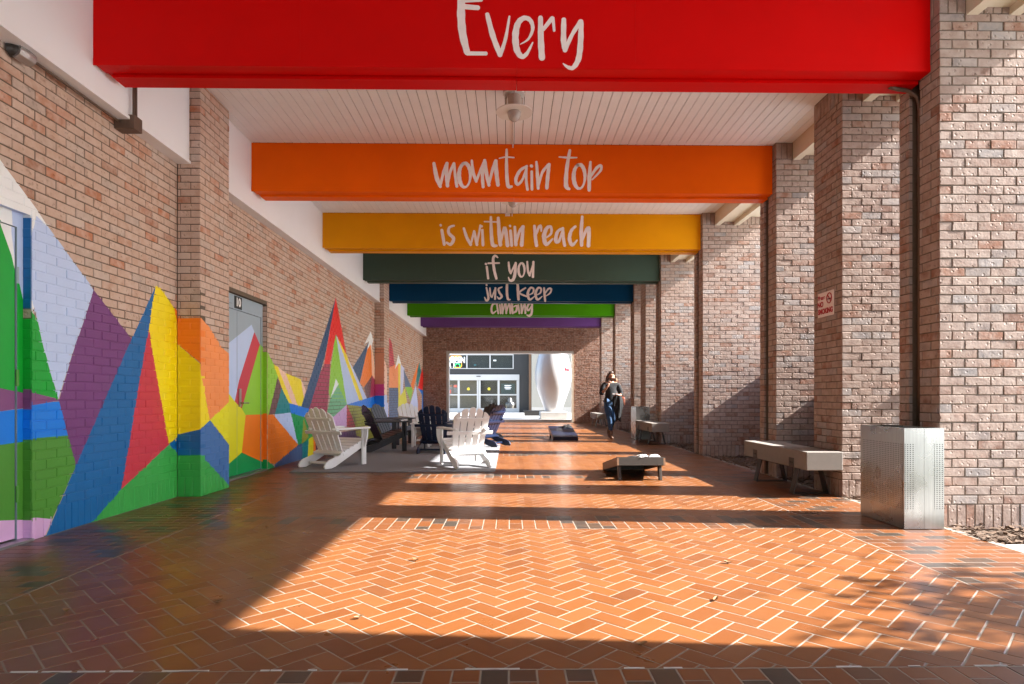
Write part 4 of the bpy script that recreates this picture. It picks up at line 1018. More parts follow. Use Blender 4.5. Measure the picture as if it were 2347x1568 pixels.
# ================================================================== LAMPS, BOXES, SIGN
for k, (ly, lab) in enumerate(((6.62, 'round ceiling lamp between the red and orange beams'), (9.62, 'round ceiling lamp between the orange and yellow beams'))):
    lx = .05; lz = ZC
    l = thing('ceiling_lamp', lab, 'lamp', (lx, ly, lz), 0, 'ceiling lamps along the walkway')
    b = MB(); b.box(lx - .12, lx + .12, ly - .12, ly + .12, lz - .04, lz - .001, 'lamp_body'); b.build('ceiling_plate', l)
    b = MB(); b.lathe([(.09, -.10), (.115, -.095), (.115, -.07), (.09, -.041)], (lx, ly, lz), 'lamp_white', 28); b.build('upper_ring', l)
    b = MB(); b.lathe([(.072, -.27), (.072, -.101)], (lx, ly, lz), 'lamp_body', 24); b.build('housing', l, smooth=False)
    for a in (30, 150, 270):
        b = MB(); x, y = lx + .10 * math.cos(R(a)), ly + .10 * math.sin(R(a)); b.tube([(x, y, lz - .275), (x, y, lz - .085)], .006, 'lamp_body', 8); b.build('rod', l)
    b = MB(); b.lathe([(.10, -.278), (.198, -.284), (.200, -.280), (.198, -.276), (.10, -.271)], (lx, ly, lz), 'lamp_white', 40); b.build('shade_disc', l)
    b = MB(); b.lathe([(.004, -.375), (.03, -.37), (.055, -.35), (.070, -.315), (.074, -.285), (.074, -.279)], (lx, ly, lz), 'lamp_glass', 24); b.build('glass_dome', l, smooth=True)
    b = MB(); b.tube([(lx - .005, ly + .1, lz - .012), (lx - .005, beamY[k + 1] - .015, lz - .012), (lx - .005, beamY[k + 1] - .012, lz - .05)], .010, 'lamp_white', 8); b.build('conduit', l)
    if k == 1: b = MB(); b.box(lx - .13, lx - .04, beamY[2] - .055, beamY[2] - .004, lz - .05, lz - .002, 'lamp_white'); b.build('junction_box', l)
# junction box and conduits on the mural wall
jb = thing('junction_box', 'dark steel junction box under the white panel with two conduits', 'box', (-3.45, 5.45, 3.45))
b = MB(); b.box(XW + .004, XW + .185, 5.52, 5.64, 3.455, 3.58, 'conduit'); b.build('box', jb, bevel=.004)
for k in range(2):
    b = MB(); b.tube([(-3.368 - .01 * k, 5.545 + .05 * k, 3.575), (-3.368 - .01 * k, 5.545 + .05 * k, ZC - .002)], .009 + .004 * k, 'conduit', 10); b.build('conduit', jb)
b = MB(); b.tube([(XW + .05, 5.525, 3.515), (XW + .05, 4.50, 3.515)], .011, 'conduit', 10); b.build('conduit', jb)
fl_ = thing('wall_floodlight', 'small round floodlight on the brick below the white panel', 'lamp', (XW, 4.40, 3.5))
b = MB(); b.tube([(XW + .003, 4.37, 3.50), (XW + .03, 4.38, 3.505), (XW + .05, 4.40, 3.51)], .045, 'dark_steel', 16); b.build('base', fl_)
b = MB(); b.tube([(XW + .05, 4.37, 3.505), (XW + .06, 4.43, 3.50), (XW + .065, 4.49, 3.495)], [.05, .055, .05], 'galvanised', 18); b.build('head', fl_)
# conduit in the slot of the first pier
cd = MB(); y = P0 + .31
cd.tube([(XP + .05, y, -.028), (XP + .05, y, 3.50), (XP + .045, y, 3.60), (XP + .02, y, 3.67), (XP - .05, y, 3.715), (XP - .14, y, 3.728), (XP - .22, y - .0, ZB - .022)], .017, 'conduit', 12)
tag(cd.build('conduit_pipe', smooth=True), 'brown conduit pipe running up the slot of the nearest pier', 'pipe')
# no smoking sign on the pier's inner face
sg = thing('no_smoking_sign', 'white sign with red Please NO SMOKING lettering on a brick pier', 'sign', (XP, 6.75, 2.08))
xs = XP - .009
b = MB(); b.box(xs, XP + .002, 6.585, 6.915, 1.955, 2.225, 'sign_white'); b.build('board', sg)
sy0, sy1 = 6.585, 6.915
def sgt(body, size, y, z, m, bold=0, sx=1): return text('sign_text', body, size, m, sg, (xs - .0018, y, z), (0, -1, 0), (0, 0, 1), bold, sx)
sgt('Please', .066, 6.835, 2.168, 'sign_red', .002, .92); sgt('NO', .078, 6.855, 2.092, 'sign_red', .004); sgt('SMOKING', .078, 6.75, 2.012, 'sign_red', .004, .90)
b = MB(); cy_, cz_ = 6.665, 2.145; ring = [(xs - .003, cy_ + .05 * math.cos(t), cz_ + .055 * math.sin(t)) for t in [2 * math.pi * k / 24 for k in range(25)]]
b.tube(ring, .0055, 'sign_red', 6, cap=False); b.tube([(xs - .003, cy_ + .036, cz_ + .038), (xs - .003, cy_ - .036, cz_ - .038)], .0055, 'sign_red', 6); b.tube([(xs - .0022, cy_ + .03, cz_ - .008), (xs - .0022, cy_ - .03, cz_ - .008)], .006, 'ink', 6); b.build('prohibition_mark', sg)

# ================================================================== STEEL BINS
def bin_(x0, x1, y0, y1, h, lab, perf):
    t = thing('litter_bin', lab, 'bin', ((x0 + x1) / 2, (y0 + y1) / 2, 0), 0, 'steel litter bins')
    cx, cy = (x0 + x1) / 2, (y0 + y1) / 2
    def panel(name, a, b, c_, d, z0, z1, m):
        q = MB(); q.box(a, b, c_, d, z0, z1, m); q.build(name, t, loc=(cx, cy, 0))
    th = .012; e = .02
    for nm, a, b, c_, d in (('front_panel', x0, cx - .001, y0, y0 + th), ('front_panel', cx + .001, x1, y0, y0 + th), ('back_panel', x0, x1, y1 - th, y1), ('side_panel', x0, x0 + th, y0 + th, y1 - th), ('side_panel', x1 - th, x1, y0 + th, y1 - th)):
        q = MB(); q.box(a, b, c_, d, .006, h, 'steel'); o_ = q.build(nm, t, loc=(cx, cy, 0))
        if perf:
            q = MB(); s = .0016; za, zb = .165, h - .115
            if nm == 'front_panel':
                if a < cx - .05: pa, pb = a + .006, a + .088
                else: pa, pb = b - .078, b - .008
                q.face([(pa, c_ - s, za), (pb, c_ - s, za), (pb, c_ - s, zb), (pa, c_ - s, zb)], 'steel_perforated')
            elif nm == 'side_panel' and a < cx: q.face([(a - s, c_ + .01, za), (a - s, d - .015, za), (a - s, d - .015, zb), (a - s, c_ + .01, zb)], 'steel_perforated')
            if q.f: q.build('perforated_sheet', o_, loc=(cx, cy, 0))
    q = MB(); q.box(x0 + th, x1 - th, y0 + th, y1 - th, .006, .02, 'steel'); q.build('bottom', t, loc=(cx, cy, 0))
    q = MB(); q.box(x0 + .03, x1 - .03, y0 + .03, y1 - .03, h - .16, h - .03, 'ink'); q.build('liner', t, loc=(cx, cy, 0))
    q = MB(); rim = .028
    q.box(x0 - .001, x1 + .001, y0 - .001, y0 + rim, h, h + .006, 'steel'); q.box(x0 - .001, x1 + .001, y1 - rim, y1 + .001, h, h + .006, 'steel'); q.box(x0 - .001, x0 + rim, y0 + rim, y1 - rim, h, h + .006, 'steel'); q.box(x1 - rim, x1 + .001, y0 + rim, y1 - rim, h, h + .006, 'steel'); q.build('rim', t, loc=(cx, cy, 0))
    for a in (x0 + .03, x1 - .05):
        for c_ in (y0 + .03, y1 - .05): q = MB(); q.box(a, a + .02, c_, c_ + .02, 0, .006, 'ink'); q.build('foot', t, loc=(cx, cy, 0))
    if perf: q = MB(); q.box(x0 - .003, x0 - .0005, y0 + .30, y0 + .335, h - .055, h - .045, 'galvanised'); q.build('keyhole', t, loc=(cx, cy, 0))
bin_(3.15, 3.472, 4.85, 5.46, .805, 'perforated stainless steel litter bin standing before the nearest pier', True)
bin_(3.13, 3.47, 15.15, 15.75, .81, 'far grey metal litter bin beside the woman', False)

# ================================================================== BENCHES
def bench(x, y0, lab, L_=1.70, Wd=.385):
    t = thing('bench', lab, 'bench', (x + Wd / 2, y0 + L_ / 2, 0), 0, 'concrete benches along the piers')
    b = MB(); b.box(x, x + Wd, y0, y0 + L_, .29, .485, 'bench_concrete'); b.build('seat_slab', t, bevel=.008)
    for yy in (y0 + .34, y0 + L_ - .36):
        lg = MB()
        for s_ in (0, 1):
            xa, xb = (x + .07, x + .005) if s_ == 0 else (x + Wd - .07, x + Wd - .005)
            k = MB(); k.prism([(xa - .006, .285), (xa + .006, .285), (xb + .006, .012), (xb - .006, .012)], (0, yy - .05, 0), (1, 0, 0), (0, 0, 1), (0, 1, 0), .10, 'dark_steel'); k.build('leg', t)
        k = MB(); k.box(x + .0, x + Wd, yy - .05, yy + .05, 0, .011, 'dark_steel'); k.build('foot_bar', t)
        k = MB(); k.box(x + .06, x + Wd - .06, yy - .05, yy + .05, .2855, .2895, 'dark_steel'); k.build('seat_bracket', t)
        k = MB(); k.box(x - .003, x - .0005, yy - .06, yy + .06, .295, .395, 'dark_steel'); pl = k.build('side_plate', t)
        for dy in (-.025, .025):
            k = MB(); k.tube([(x - .008, yy + dy, .345), (x - .003, yy + dy, .345)], .010, 'ink', 8); k.build('bolt', pl)
    return t
bench(3.10, 6.36, 'concrete slab bench by the pier with the no smoking sign')
bench(3.10, 13.35, 'concrete slab bench in front of the far grey bin')
bench(3.02, 21.2, 'concrete slab bench farthest away, left of the woman')

# ================================================================== RUG
rg = MB(); rg.box(-3.08, -.205, 8.62, 13.6, .003, .014, 'rug'); tag(rg.build('rug'), 'large grey woven rug under the lounge chairs', 'rug')

# ================================================================== ADIRONDACK CHAIRS
def adir(m, lab, x, y, head, s=1.0):
    """head: direction faced (dx,dy); local +y forward"""
    a = math.atan2(-head[0], head[1])
    t = thing('lounge_chair', lab, 'chair', (x, y, .0135), a, 'slatted lounge chairs around the rug')
    X, Y, Z = (1, 0, 0), (0, 1, 0), (0, 0, 1)
    def part(name, mb, bevel=.004): return mb.build(name, t, loc=(0, 0, 0), local=True, bevel=bevel)
    for sx in (-1, 1):                               # sloping rear legs / runners
        prof = [(-.50, 0), (-.38, 0), (-.30, .02), (.30, .275), (.345, .30), (.345, .385), (.10, .30), (-.25, .165), (-.42, .125), (-.49, .085), (-.52, .035)]
        part('rear_leg', MB().prism(prof, (sx * .255 - .014, 0, 0), Y, Z, X, .028, m))
        part('front_leg', MB().prism([(.245, 0), (.335, 0), (.335, .555), (.245, .555)], (sx * .285 - .014, 0, 0), Y, Z, X, .028, m))
        arm = [(-.05, .415), (.045, .42), (.085, .36), (.09, .22), (.06, -.05), (.025, -.30), (-.02, -.34), (-.05, -.34)]
        part('arm', MB().prism([(sx * (p + .265), q) for p, q in (arm if sx > 0 else arm[::-1])], (0, 0, .555), X, Y, Z, .026, m))
        br = [(.0, .548), (.07, .553), (.066, .45), (.045, .36), (.012, .28), (0, .27)]
        part('arm_bracket', MB().prism([(sx * p, q) for p, q in br], (sx * .300, .275, 0), X, Z, Y, .026, m))
    for k in range(6):                               # seat slats
        f = k / 5; yy = .335 - f * .46; zz = .386 - f * .17
        U = Vector((0, -.94, -.345)).normalized(); N = Vector((1, 0, 0)).cross(U) * -1
        part('seat_slat', MB().prism([(-.28, 0), (.28, 0), (.28, .082), (-.28, .082)], (0, yy, zz), X, U, (0, -.345 * -1 * -1, .94), .02, m), .003)
    part('front_apron', MB().prism([(-.28, .30), (.28, .30), (.28, .385), (-.28, .385)], (0, .346, 0), X, Z, Y, .02, m))
    b0 = Vector((0, -.10, .155)); bd = Vector((0, -.40, .86)).normalized(); bn = Vector((0, .86, .40)).normalized()
    hs = [.70, .775, .80, .775, .70]
    for k in range(5):                               # fanned back slats with rounded tops
        o0 = (k - 2) * .097; o1 = (k - 2) * .114; h = hs[k]; w0, w1 = .040, .050
        pts = [(o0 - w0, 0), (o0 + w0, 0), (o1 + w1, h - .03)]
        sl = (k - 2) * -.02
        pts += [(o1 + w1 * math.cos(R(t_)), h - .03 + .042 * math.sin(R(t_)) + sl * math.cos(R(t_)) * (1 if k != 2 else 0)) for t_ in (25, 60, 90, 120, 155)]
        pts += [(o1 - w1, h - .03)]
        part('back_slat', MB().prism(pts, b0, X, bd, bn, .018, m), .003)
    for d, hw, hh in ((.02, .275, .05), (.375, .355, .052), (.60, .235, .045)):
        P = b0 + bd * d - bn * .026
        part('back_rail', MB().prism([(-hw, 0), (hw, 0), (hw, hh), (-hw, hh)], P, X, bd, bn, .025, m))
    part('stretcher', MB().prism([(-.24, .05), (.24, .05), (.24, .085), (-.24, .085)], (0, -.33, 0), X, Z, Y, .022, m))
    return t
adir('chair_white', 'white slatted lounge chair on the left nearest the painted door', -2.66, 9.47, (.47, .88))
adir('chair_white', 'white slatted lounge chair with its back in the sun at the rug corner', -.69, 9.42, (-.36, .93))
adir('chair_black', 'black slatted lounge chair behind the left white one', -2.44, 12.05, (.86, .51))
adir('chair_grey', 'charcoal grey slatted lounge chair by the far pilaster', -2.62, 13.75, (.93, -.32))
adir('chair_white', 'white slatted lounge chair at the far left of the group', -2.35, 15.1, (.55, -.83))
adir('chair_navy', 'navy slatted lounge chair with its back to the camera mid group', -1.40, 11.75, (.08, 1))
adir('chair_black', 'black slatted lounge chair at the far right of the group', -.70, 15.0, (-.70, -.71))
adir('chair_blue', 'dark blue slatted lounge chair facing left, half in sun', -.55, 13.25, (-.84, .54))
def side_table(m, mt, lab, x, y, h=.46, w_=.44, d=.40):
    t = thing('side_table', lab, 'table', (x, y, .0135), 0, 'small side tables among the chairs')
    for k in range(4):
        a = -w_ / 2 + k * w_ / 4; MB().box(a + .004, a + w_ / 4 - .004, -d / 2, d / 2, h - .025, h, mt).build('top_slat', t, loc=(0, 0, 0), local=True, bevel=.003)
    for sx in (-1, 1):
        for sy in (-1, 1): MB().box(sx * (w_ / 2 - .05) - .022, sx * (w_ / 2 - .05) + .022, sy * (d / 2 - .05) - .022, sy * (d / 2 - .05) + .022, 0, h - .0255, m).build('leg', t, loc=(0, 0, 0), local=True, bevel=.003)
        MB().box(sx * (w_ / 2 - .05) - .012, sx * (w_ / 2 - .05) + .012, -d / 2 + .0725, d / 2 - .0725, h - .10, h - .03, m).build('apron', t, loc=(0, 0, 0), local=True)
    MB().box(-w_ / 2 + .0725, w_ / 2 - .0725, -.02, .02, .12, .15, m).build('stretcher', t, loc=(0, 0, 0), local=True)
side_table('chair_white', 'chair_white', 'white slatted side table beside the black chair', -1.86, 13.0, .50)
side_table('chair_black', 'chair_black', 'black side table between the white and the grey chair', -1.75, 14.5, .52, .6, .4)

# ================================================================== BEAN BAG BOARDS
def board(x, y, rz, mtop, mside, lab):
    t = thing('bean_bag_board', lab, 'game board', (x, y, 0), rz, 'bean bag toss boards')
    Wd, L_ = .61, 1.22; z0, z1 = .10, .305           # local: low end y=0, high end y=L
    sl = math.atan2(z1 - z0, L_); U = Vector((0, math.cos(sl), math.sin(sl))); N = Vector((0, -math.sin(sl), math.cos(sl))); P = Vector((0, 0, z0 - .012))
    hc = Vector((0, .99)); rim = [(.076 * math.cos(2 * math.pi * k / 24), hc.y + .076 * math.sin(2 * math.pi * k / 24)) for k in range(24)]
    top = MB(); nrm = lambda a, b, n: P + Vector((1, 0, 0)) * a + U * b + N * n
    box_ = [(Wd / 2, hc.y), (Wd / 2, L_), (0, L_), (-Wd / 2, L_), (-Wd / 2, hc.y), (-Wd / 2, 0), (0, 0), (Wd / 2, 0)]
    for lev, fl in ((.012, False), (0, True)):
        for q in range(8):
            o0, o1 = box_[q], box_[(q + 1) % 8]; arc = [rim[(3 * q + j) % 24] for j in range(4)]
            f = [nrm(*o0, lev), nrm(*o1, lev)] + [nrm(*p, lev) for p in arc[::-1]]
            top.face(f if not fl else f[::-1], mtop)
    for q in range(24): top.face([nrm(*rim[q], 0), nrm(*rim[(q + 1) % 24], 0), nrm(*rim[(q + 1) % 24], .012), nrm(*rim[q], .012)], 'ink')
    for q in range(8): top.face([nrm(*box_[q], 0), nrm(*box_[(q + 1) % 8], 0), nrm(*box_[(q + 1) % 8], .012), nrm(*box_[q], .012)], mside)
    top.build('deck', t, loc=(0, 0, 0), local=True)
    ap = .092
    for sx in (-1, 1): MB().prism([(0, -.0005), (L_, -.0005), (L_, -ap), (0, -ap)], P + Vector((sx * (Wd / 2 - .012) - .012, 0, 0)), U, N, (1, 0, 0), .024, 'board_wood' if mside != 'board_navy' else mside).build('side_rail', t, loc=(0, 0, 0), local=True)
    MB().prism([(-Wd / 2 + .0245, -.0005), (Wd / 2 - .0245, -.0005), (Wd / 2 - .0245, -ap), (-Wd / 2 + .0245, -ap)], P + U * (L_ - .024), (1, 0, 0), N, U, .0245, mside).build('end_rail', t, loc=(0, 0, 0), local=True)
    MB().prism([(-Wd / 2 + .0245, -.0005), (Wd / 2 - .0245, -.0005), (Wd / 2 - .0245, -ap + .004), (-Wd / 2 + .0245, -ap + .004)], P + U * .002, (1, 0, 0), N, U, .022, mside).build('end_rail', t, loc=(0, 0, 0), local=True)
    for sx in (-1, 1): MB().prism([(L_ - .15, z1 - .06), (L_ - .06, z1 - .045), (L_ + .0, 0), (L_ - .075, 0)], (sx * (Wd / 2 - .045) - .02, -.06, 0), (0, 1, 0), (0, 0, 1), (1, 0, 0), .036, mside).build('leg', t, loc=(0, 0, 0), local=True, bevel=.003)
    return t, P, U, N
def beanbag(m, lab, loc, rz, sc=(1, 1, 1), tilt=0):
    b = MB(); n = 12; vs_ = []
    for i in range(n + 1):
        for j in range(n + 1):
            a, c = i / n * 2 - 1, j / n * 2 - 1; h = .034 * (1 - a ** 4) * (1 - c ** 4) + .003
            vs_.append((a * .075 * (1 - .10 * c * c), c * .075 * (1 - .10 * a * a), h * (1 + .25 * math.sin(5 * a + 3 * c))))
    k = len(vs_); b.v = [(x, y, z) for x, y, z in vs_] + [(x, y, -.001) for x, y, z in vs_]
    for i in range(n):
        for j in range(n):
            q = i * (n + 1) + j; b.f.append((q, q + n + 1, q + n + 2, q + 1)); b.f.append((k + q, k + q + 1, k + q + n + 2, k + q + n + 1)); b.m += [b.mat(m)] * 2; b.r += [.5] * 2
    for i in range(n):
        for q0, q1 in ((i * (n + 1), (i + 1) * (n + 1)), ((i + 1) * (n + 1) + n, i * (n + 1) + n), (i + 1, i), (n * (n + 1) + i, n * (n + 1) + i + 1)):
            b.f.append((q0, q1, k + q1, k + q0)); b.m.append(b.mat(m)); b.r.append(.5)
    o = b.build('bean_bag', loc=loc, local=True, smooth=True); o.rotation_euler = (tilt, 0, rz); o.scale = sc
    return tag(o, lab, 'bean bag', 'bean bags lying on the boards')
bt1, P1, U1, N1 = board(1.66, 8.92, math.pi, 'board_dark', 'board_dark', 'dark bean bag board seen from its raised end, nearest the camera')
slp = math.atan2(.205, 1.22)
def on_board(bx, by, rz, a, l):
    p = Vector((0, 0, .088)) + Vector((1, 0, 0)) * a + Vector((0, math.cos(slp), math.sin(slp))) * l + Vector((0, -math.sin(slp), math.cos(slp))) * .0125
    return Matrix.Rotation(rz, 3, 'Z') @ p + Vector((bx, by, 0))
for a, l, m, lab, s_ in ((-.02, 1.13, 'bag_spotted', 'white bean bag with black spots on the near board', 1.1), (-.17, 1.12, 'bag_white', 'plain white bean bag on the near board', 1.1), (.10, 1.10, 'bag_black', 'flat black bean bag on the near board', .9)):
    beanbag(m, lab, on_board(1.66, 8.92, math.pi, a, l), random.uniform(0, 1), (s_, s_, .9 if m != 'bag_black' else .5), -slp)
board(1.36, 14.85, R(2), 'board_navy', 'board_navy', 'navy bean bag board sloping towards the camera, farther away')
for k, (a, l, lab) in enumerate(((.20, 1.12, 'black bean bag at the right corner of the navy board'), (.12, 1.05, 'black bean bag left of another on the navy board'), (.22, 1.00, 'black bean bag nearest the camera on the navy board'))):
    beanbag('bag_black', lab, on_board(1.36, 14.85, R(2), a, l), k * .7, (1.0, 1.0, 1.25), slp)

# ================================================================== WOMAN
def skin(name, verts, edges, rad, m, parent, loc=(0, 0, 0), sub=2):
    me = bpy.data.meshes.new(name); me.from_pydata(verts, edges, []); ob = bpy.data.objects.new(name, me); col.objects.link(ob)
    md = ob.modifiers.new('skin', 'SKIN'); md.use_smooth_shade = True; md.branch_smoothing = .6
    for v, r_ in zip(me.skin_vertices[0].data, rad): v.radius = r_ if isinstance(r_, tuple) else (r_, r_)
    me.skin_vertices[0].data[0].use_root = True
    sb = ob.modifiers.new('sub', 'SUBSURF'); sb.levels = sb.render_levels = sub
    dg = bpy.context.evaluated_depsgraph_get(); dg.update(); m2 = bpy.data.meshes.new_from_object(ob.evaluated_get(dg))
    bpy.data.objects.remove(ob); m2.materials.clear(); m2.materials.append(MATS[m]); m2.polygons.foreach_set('use_smooth', [True] * len(m2.polygons))
    for p in m2.polygons: p.material_index = 0
    o = bpy.data.objects.new(name, m2); col.objects.link(o); o.parent = parent; o.location = loc
    return o
wp = on('z', 0, 1400, 1006)
wm = thing('person', 'woman in black top and blue jeans walking towards the camera, hand raised to her ear', 'person', (wp.x, wp.y, 0), R(6))
# local: faces -y; +x is viewer's right
J = dict(pel=(0, 0, .93), bel=(0, -.01, 1.06), che=(0, -.01, 1.27), sho=(0, 0, 1.40), nec=(.005, -.01, 1.47), hd1=(.01, -.035, 1.555), hd2=(.012, -.045, 1.65),
         lS=(-.165, 0, 1.395), lE=(-.26, -.05, 1.13), lW=(-.13, -.20, 1.33), lH=(-.10, -.19, 1.41),
         rS=(.165, 0, 1.395), rE=(.265, .0, 1.12), rW=(.16, -.23, 1.10), rH=(.08, -.27, 1.115),
         lh=(-.085, 0, .90), lk=(-.07, -.17, .50), la=(-.045, -.16, .09), lt=(-.05, -.30, .045),
         rh=(.085, 0, .90), rk=(.05, -.03, .49), ra=(.02, .24, .16), rt=(.02, .15, .05))
names = list(J); idx = {n: i for i, n in enumerate(names)}
E = [('pel', 'bel'), ('bel', 'che'), ('che', 'sho'), ('sho', 'nec'), ('nec', 'hd1'), ('hd1', 'hd2'), ('sho', 'lS'), ('lS', 'lE'), ('lE', 'lW'), ('lW', 'lH'), ('sho', 'rS'), ('rS', 'rE'), ('rE', 'rW'), ('rW', 'rH'),
     ('pel', 'lh'), ('lh', 'lk'), ('lk', 'la'), ('la', 'lt'), ('pel', 'rh'), ('rh', 'rk'), ('rk', 'ra'), ('ra', 'rt')]
rd = dict(pel=(.15, .11), bel=(.125, .10), che=(.145, .105), sho=(.10, .075), nec=.05, hd1=(.072, .085), hd2=(.068, .085), lS=.06, lE=.042, lW=.028, lH=.030, rS=.06, rE=.042, rW=.028, rH=.030, lh=.085, lk=.058, la=.04, lt=.03, rh=.085, rk=.058, ra=.04, rt=.03)
skin('body', [J[n] for n in names], [(idx[a], idx[b]) for a, b in E], [rd[n] for n in names], 'skin', wm)
def sub(name, ns, es, rr, m, s_=2):
    ii = {n: i for i, n in enumerate(ns)}; return skin(name, [ns[n] for n in ns], [(ii[a], ii[b]) for a, b in es], [rr[n] for n in ns], m, wm, sub=s_)
N_ = dict(pel=(0, .0, .80), bel=J['bel'], che=J['che'], sho=(0, 0, 1.405), lS=J['lS'], lM=(-.235, -.035, 1.22), lE=J['lE'], lF=(-.225, -.10, 1.185), rS=J['rS'], rM=(.235, .0, 1.22), rE=J['rE'], rF=(.225, -.09, 1.105))
sub('top', N_, [('pel', 'bel'), ('bel', 'che'), ('che', 'sho'), ('sho', 'lS'), ('lS', 'lM'), ('lM', 'lE'), ('lE', 'lF'), ('sho', 'rS'), ('rS', 'rM'), ('rM', 'rE'), ('rE', 'rF')],
    dict(pel=(.205, .165), bel=(.17, .135), che=(.17, .13), sho=(.115, .085), lS=.08, lM=.075, lE=.072, lF=.062, rS=.08, rM=.075, rE=.072, rF=.062), 'cloth_black')
sub('jeans', dict(pel=(0, 0, .90), lh=J['lh'], lm=(-.085, -.09, .70), lk=J['lk'], la=(-.048, -.165, .20), rh=J['rh'], rm=(.075, -.015, .70), rk=J['rk'], ra=(.025, .20, .235)),
    [('pel', 'lh'), ('lh', 'lm'), ('lm', 'lk'), ('lk', 'la'), ('pel', 'rh'), ('rh', 'rm'), ('rm', 'rk'), ('rk', 'ra')], dict(pel=(.15, .125), lh=.108, lm=.098, lk=.072, la=.055, rh=.108, rm=.098, rk=.072, ra=.055), 'jeans')
for nm, pts in (('left', [(-.048, -.165, .24), (-.046, -.165, .09), (-.048, -.22, .05), (-.05, -.33, .036)]), ('right', [(.024, .205, .26), (.02, .245, .14), (.02, .20, .08), (.02, .11, .04)])):
    skin('boot', pts, [(0, 1), (1, 2), (2, 3)], [.06, .056, .05, .036], 'boot', wm)
hr = skin('hair', [(.012, .03, 1.68), (.0, .05, 1.58), (-.075, .02, 1.60), (-.10, .02, 1.47), (-.10, -.01, 1.38), (.085, .03, 1.60), (.13, .03, 1.48), (.15, .02, 1.42), (.012, -.045, 1.735)], [(0, 1), (0, 2), (2, 3), (3, 4), (0, 5), (5, 6), (6, 7), (0, 8)], [.098, .085, .05, .045, .025, .05, .035, .018, .045], 'hair', wm)
skin('hair_lock', [(.11, .03, 1.56), (.15, .03, 1.49), (.155, .02, 1.43)], [(0, 1), (1, 2)], [.028, .03, .012], 'hair_light', wm)
# face
skin('nose', [(.012, -.112, 1.625), (.013, -.128, 1.590)], [(0, 1)], [.008, .014], 'skin', wm, sub=1)
for sx in (-1, 1):
    skin('eye', [(.012 + sx * .032, -.106, 1.628), (.012 + sx * .045, -.100, 1.628)], [(0, 1)], [.008, .007], 'ink', wm, sub=1)
    skin('ear', [(.012 + sx * .078, -.02, 1.62), (.012 + sx * .082, -.015, 1.585)], [(0, 1)], [.014, .01], 'skin', wm, sub=1)
skin('mouth', [(-.012, -.105, 1.553), (.012, -.111, 1.552), (.036, -.105, 1.553)], [(0, 1), (1, 2)], [.005, .007, .005], 'poster_red', wm, sub=1)
# fingers: raised hand curled, other hand holding the jacket
for hx, fs in (((-.10, -.19, 1.41), [((-.022, -.012, .02), (-.018, -.035, .04), (0, -.045, .025)), ((-.008, -.016, .026), (-.004, -.042, .048), (.012, -.05, .03)), ((.006, -.016, .026), (.01, -.042, .046), (.022, -.048, .028)), ((.018, -.010, .022), (.024, -.032, .038), (.032, -.038, .022)), ((.022, .0, .0), (.036, -.012, .02), (.04, -.012, .042))]),
               ((.08, -.27, 1.115), [((-.02, -.01, .012), (-.05, -.02, .006), (-.06, -.015, -.02)), ((-.022, -.004, .0), (-.056, -.012, -.008), (-.066, -.006, -.034)), ((-.022, .004, -.010), (-.054, -.002, -.02), (-.062, .004, -.044)), ((-.018, .010, -.02), (-.044, .006, -.032), (-.05, .01, -.05)), ((-.004, -.02, .018), (-.028, -.038, .026), (-.046, -.034, .018))])):
    for f in fs: skin('finger', [hx] + [tuple(hx[i] + q[i] for i in range(3)) for q in f], [(0, 1), (1, 2), (2, 3)], [.011, .0095, .009, .008], 'skin', wm, sub=1)
RZ = Matrix.Rotation(R(6), 3, 'Z')
def wl(p): return RZ @ Vector(p) + Vector((wp.x, wp.y, 0))
b = MB()                                             # jacket draped over her forearm
n = 10
sec = []
for i in range(n + 1):
    f = i / n; z = 1.10 - f * .62; wd_ = .10 + .035 * math.sin(f * 5) ; cx = .10 + .035 * f; cy = -.245 + .06 * f
    ring = []
    for j in range(16):
        a = 2 * math.pi * j / 16; ring.append((cx + wd_ * math.cos(a) * (1 + .10 * math.sin(3 * a + 4 * f)), cy + (.045 + .012 * math.sin(5 * a + 3 * f)) * math.sin(a), z + (.05 * math.sin(2 * a) * f)))
    sec.append(ring)
for r0, r1 in zip(sec, sec[1:]):
    for j in range(16): b.face([wl(r0[j]), wl(r0[(j + 1) % 16]), wl(r1[(j + 1) % 16]), wl(r1[j])], 'cloth_black')
b.face([wl(p) for p in sec[0]], 'cloth_black'); b.face([wl(p) for p in sec[-1][::-1]], 'cloth_black')
tag(b.build('jacket', loc=wl((.11, -.22, .8)), smooth=True), 'black jacket draped over the walking woman\'s forearm', 'jacket')
b = MB(); b.prism([(-.06, 0), (.07, -.01), (.08, .012), (-.05, .03)], wl((.02, -.30, 1.125)), (1, 0, 0), (0, 0, 1), (0, 1, 0), .05, 'paper'); tag(b.build('folded_paper', loc=wl((.02, -.3, 1.13))), 'folded white paper in the walking woman\'s hand', 'paper')
hb = thing('handbag', 'reddish brown leather shoulder bag at the woman\'s hip', 'bag', wl((.26, .02, .86)))
b = MB(); pr = [(-.10, 0), (.10, 0), (.12, .08), (.11, .19), (.06, .23), (-.06, .23), (-.11, .19), (-.12, .08)]
b.prism([(p, q) for p, q in pr], wl((.262, .02, .84)), RZ @ Vector((0, 1, 0)), (0, 0, 1), RZ @ Vector((1, 0, 0)), .085, 'handbag'); b.build('bag_body', hb, bevel=.02)
b = MB(); b.tube([wl(p) for p in ((.255, -.04, 1.07), (.24, -.02, 1.25), (.20, 0, 1.44), (.19, .03, 1.47), (.22, .06, 1.40), (.255, .10, 1.07))], .009, 'handbag', 8); b.build('strap', hb)

